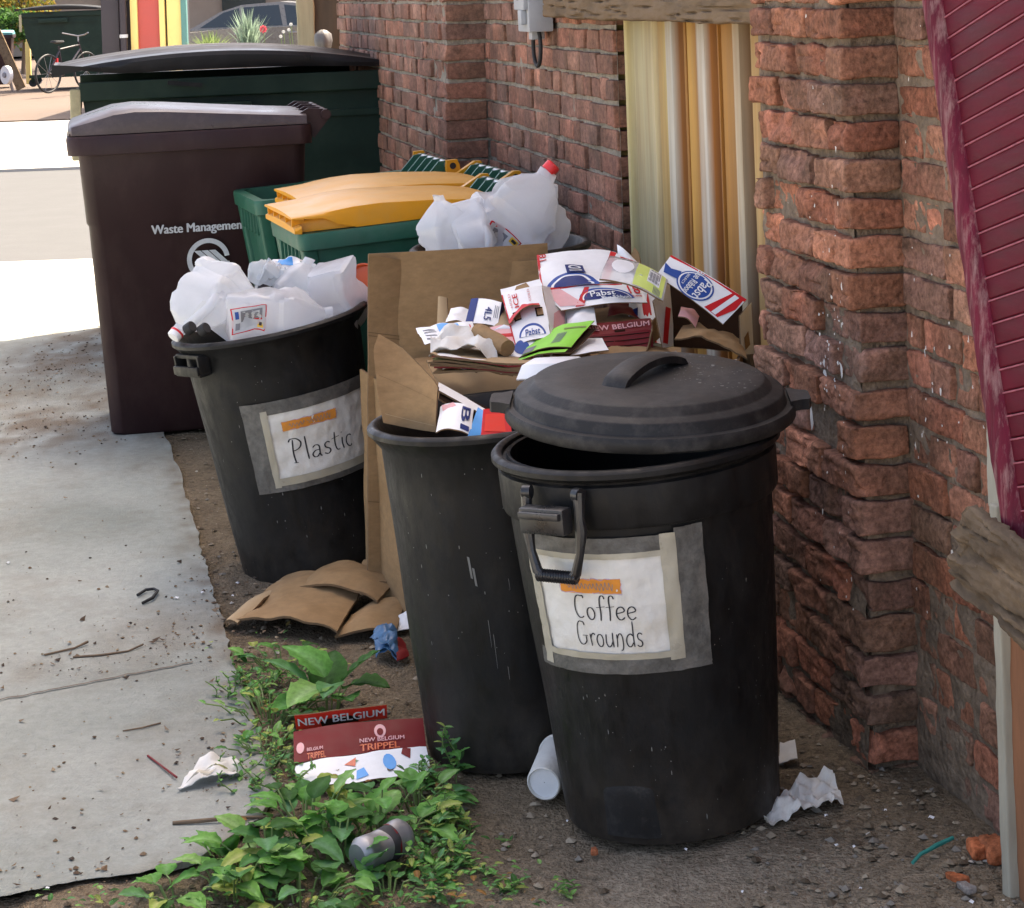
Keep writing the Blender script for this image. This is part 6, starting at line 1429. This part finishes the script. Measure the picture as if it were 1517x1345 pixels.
def win(pts):
    for s_ in (-1, 1):
        g = MB(); g.prism(pts, lambda x, z, d: Vector((x, s_*((hw-.06)*(1 - .16*(z-.95)/.5) + d), z)), -.004, .006, 'car_glass'); obj('window', g, car, local=True)
win([(.55, 1.0), (1.0, 1.28), (1.30, 1.36), (1.38, 1.0)]); win([(1.45, 1.0), (1.38, 1.37), (2.08, 1.40), (2.15, 1.0)]); win([(2.24, 1.0), (2.18, 1.40), (2.64, 1.34), (3.2, 1.0)])
for x in (.85, 3.6):
    for y in (-hw+.08, hw-.08):
        g = MB(); g.lathe([(.20, -.10), (.31, -.10), (.325, -.05), (.325, .05), (.31, .10), (.20, .10)], 'dark_rubber', 24); g.xform(Matrix.Translation((x, y, .325)) @ Matrix.Rotation(R(90), 4, 'X')); w_ = obj('wheel', g, car, local=True)
        g = MB(); g.lathe([(.02, -.09), (.20, -.10), (.20, .10), (.02, .09)], 'aluminium', 20); g.xform(Matrix.Translation((x, y, .325)) @ Matrix.Rotation(R(90), 4, 'X')); obj('rim', g, w_, local=True)
for y in (-.6, .6):
    g = MB(); g.box((.03, y, .80), (.10, .35, .12), 'red_cap', None, .02); obj('tail_lamp', g, car, local=True)
for x in (1.30, 2.35):
    g = MB(); g.box((x, -hw-.012, .86), (.16, .03, .03), 'chrome', None, .006); obj('door_handle', g, car, local=True)
# planter with grasses and flowers
Zf = 22.5; r = random.Random(3)
pl = thing('planter_box', 'dark planter box on the far pavement behind the big dumpster, grasses growing from it', 'planter', (Wx(355, Zf), Zf, 0))
g = MB(); g.box((Wx(355, Zf), Zf, .42), (1.30, .5, .84), 'wood_dark', None, .02); obj('box', g, pl); g = MB(); g.box((Wx(355, Zf), Zf, .85), (1.22, .42, .03), 'card_edge'); obj('potting_soil', g, pl)
def tuft(px, n, h0, c, lab, spread, nm='ornamental_grass', wv=.010):
    g = MB(); root = Vector((Wx(px, Zf), Zf, .86)); V = []
    for _ in range(n):
        a = r.uniform(0, 6.28); ln = r.uniform(.05, spread); h = h0*r.uniform(.6, 1); q = root + Vector((r.uniform(-.05, .05), r.uniform(-.05, .05), 0)); k = r.uniform(.7, 1.25); sd_ = Vector((math.cos(a+1.57), math.sin(a+1.57)*.3, 0))*wv
        pts = [q + Vector((math.cos(a)*ln*f*f, math.sin(a)*ln*f*f, h*(f - .25*f*f*ln/.3))) for f in (0, .35, .7, 1)]
        V = []
        for f, p in zip((1, 1, .7, .05), pts): V += [p - sd_*f, p + sd_*f]
        g.add(V, [(0, 1, 3, 2), (2, 3, 5, 4), (4, 5, 7, 6)], 'leaf', tuple(x*k for x in c))
    return one(nm, g, lab, 'grass plant', smooth=60)
tuft(308, 170, .46, (.16, .22, .08), 'drooping green grass tuft at the left of the planter', .34)
tuft(366, 130, .72, (.22, .30, .22), 'tall bluish spiky grass in the middle of the planter', .26, wv=.014)
tuft(345, 60, .25, (.10, .16, .05), 'low green foliage in the planter between the grass tufts', .25)
tuft(420, 90, .22, (.12, .16, .07), 'low daisy foliage at the right of the planter', .30)
tuft(285, 60, .28, (.13, .15, .06), 'brownish low grass at the left end of the planter', .25)
def flower(px, py, q, mat, lab):
    c = P(px, py, Zf - .12); t = thing('flower', lab, 'flower', (c.x, c.y, c.z - .2)); g = MB()
    for ly in range(3):
        for k in range(8):
            a = k*.785 + ly*.4; rr = q*(1 - .28*ly); d1 = Vector((math.cos(a), -.25 - .2*ly, math.sin(a)))*rr; s_ = Vector((-math.sin(a), 0, math.cos(a)))*rr*.45
            g.add([c + Vector((0, -.01*ly, 0)), c + d1*.6 - s_, c + d1, c + d1*.6 + s_], [(0, 1, 2, 3)], mat)
    obj('petals', g, t, smooth=60); g = MB(); g.tube([c, c + Vector((.01, .1, -.30))], .004, 'stem', 5); obj('stem', g, t)
flower(390, 43, .045, 'flower_pink', 'single pink flower in the planter')
for k, (x, y) in enumerate(((431, 36), (420, 47), (416, 54), (428, 44))): flower(x, y, .020, 'flower_white', ('topmost white daisy at the right of the planter', 'white daisy at the left of the small daisy group, upper', 'lowest white daisy of the group in the planter', 'white daisy in the middle of the daisy group')[k])
# far facade, hedge and shade tree beyond
t = thing('brick_house', 'long dull far building closing the view behind the parked car', 'building', (-6, 62, 0))
g = MB(); g.box((-5, 66, 1.7), (60, 8, 3.4), 'render_wall'); obj('wall', g, t, smooth=0); g = MB(); g.box((-5, 66, 3.5), (61, 9, .3), 'roof'); obj('roof', g, t, smooth=0)
for k in range(12):
    g = MB(); g.box((-26 + 3.6*k, 61.95, 1.5), (1.3, .12, 1.5), 'car_glass'); w_ = obj('window', g, t, smooth=0)
    g = MB(); g.box((-26 + 3.6*k, 61.92, .70), (1.5, .2, .1), 'white_paint'); obj('sill', g, w_, smooth=0)
def bush(name, lab, c, rx, ry, rz, n, cols, seed, ls=.07, cat='bush', trunk=False):
    r = random.Random(seed); t = thing(name, lab, cat, (c[0], c[1], 0)); g = MB()
    cl = [Vector((r.uniform(-1, 1)*rx*.75, r.uniform(-1, 1)*ry*.7, r.uniform(-.8, .9)*rz*.8)) for _ in range(26)]
    for _ in range(n):
        q = cl[r.randrange(26)] + Vector((r.gauss(0, rx*.17), r.gauss(0, ry*.2), r.gauss(0, rz*.17))); p = Vector(c) + q
        if p.z < .02: continue
        a, b = Vector((r.uniform(-1, 1), r.uniform(-1, 1), r.uniform(-1, 1))).normalized()*ls*r.uniform(.6, 1.3), Vector((r.uniform(-1, 1), r.uniform(-1, 1), r.uniform(-1, 1))).normalized()*ls*.6
        cc = cols[r.randrange(len(cols))]; g.add([p - a, p - b, p + a, p + b], [(0, 1, 2, 3)], 'leaf', cc)
    obj('crown', g, t, smooth=0); g = MB(); g.tube([(c[0], c[1], 0), (c[0] + .05, c[1], c[2]*.5), (c[0], c[1], c[2])], .1, 'twig', 8, [.16, .11, .05] if trunk else [.05, .04, .02])
    for k in range(5): g.tube([(c[0], c[1], c[2]*.55), Vector(c) + cl[k]], .03, 'twig', 5)
    obj('trunk', g, t)
AUT = [(.30, .22, .04), (.38, .24, .05), (.20, .20, .04), (.13, .17, .04)]
bush('bush', 'yellowing bush behind the distant dumpster at the upper left', (Wx(30, 47), 47, 1.35), 1.0, .8, .75, 2600, AUT, 1)
bush('bush', 'dark green bush at the upper left edge above the distant maroon cart', (Wx(8, 45), 45, 1.1), .55, .5, .42, 1500, [(.05, .13, .03), (.08, .17, .04), (.04, .09, .03)], 2)
bush('street_tree', 'tall street tree shading the far plaza', (-13.5, 52, 6.0), 4.5, 4.0, 3.0, 9000, [(.05, .12, .03), (.08, .16, .04), (.10, .18, .05)], 4, .22, 'tree', True)
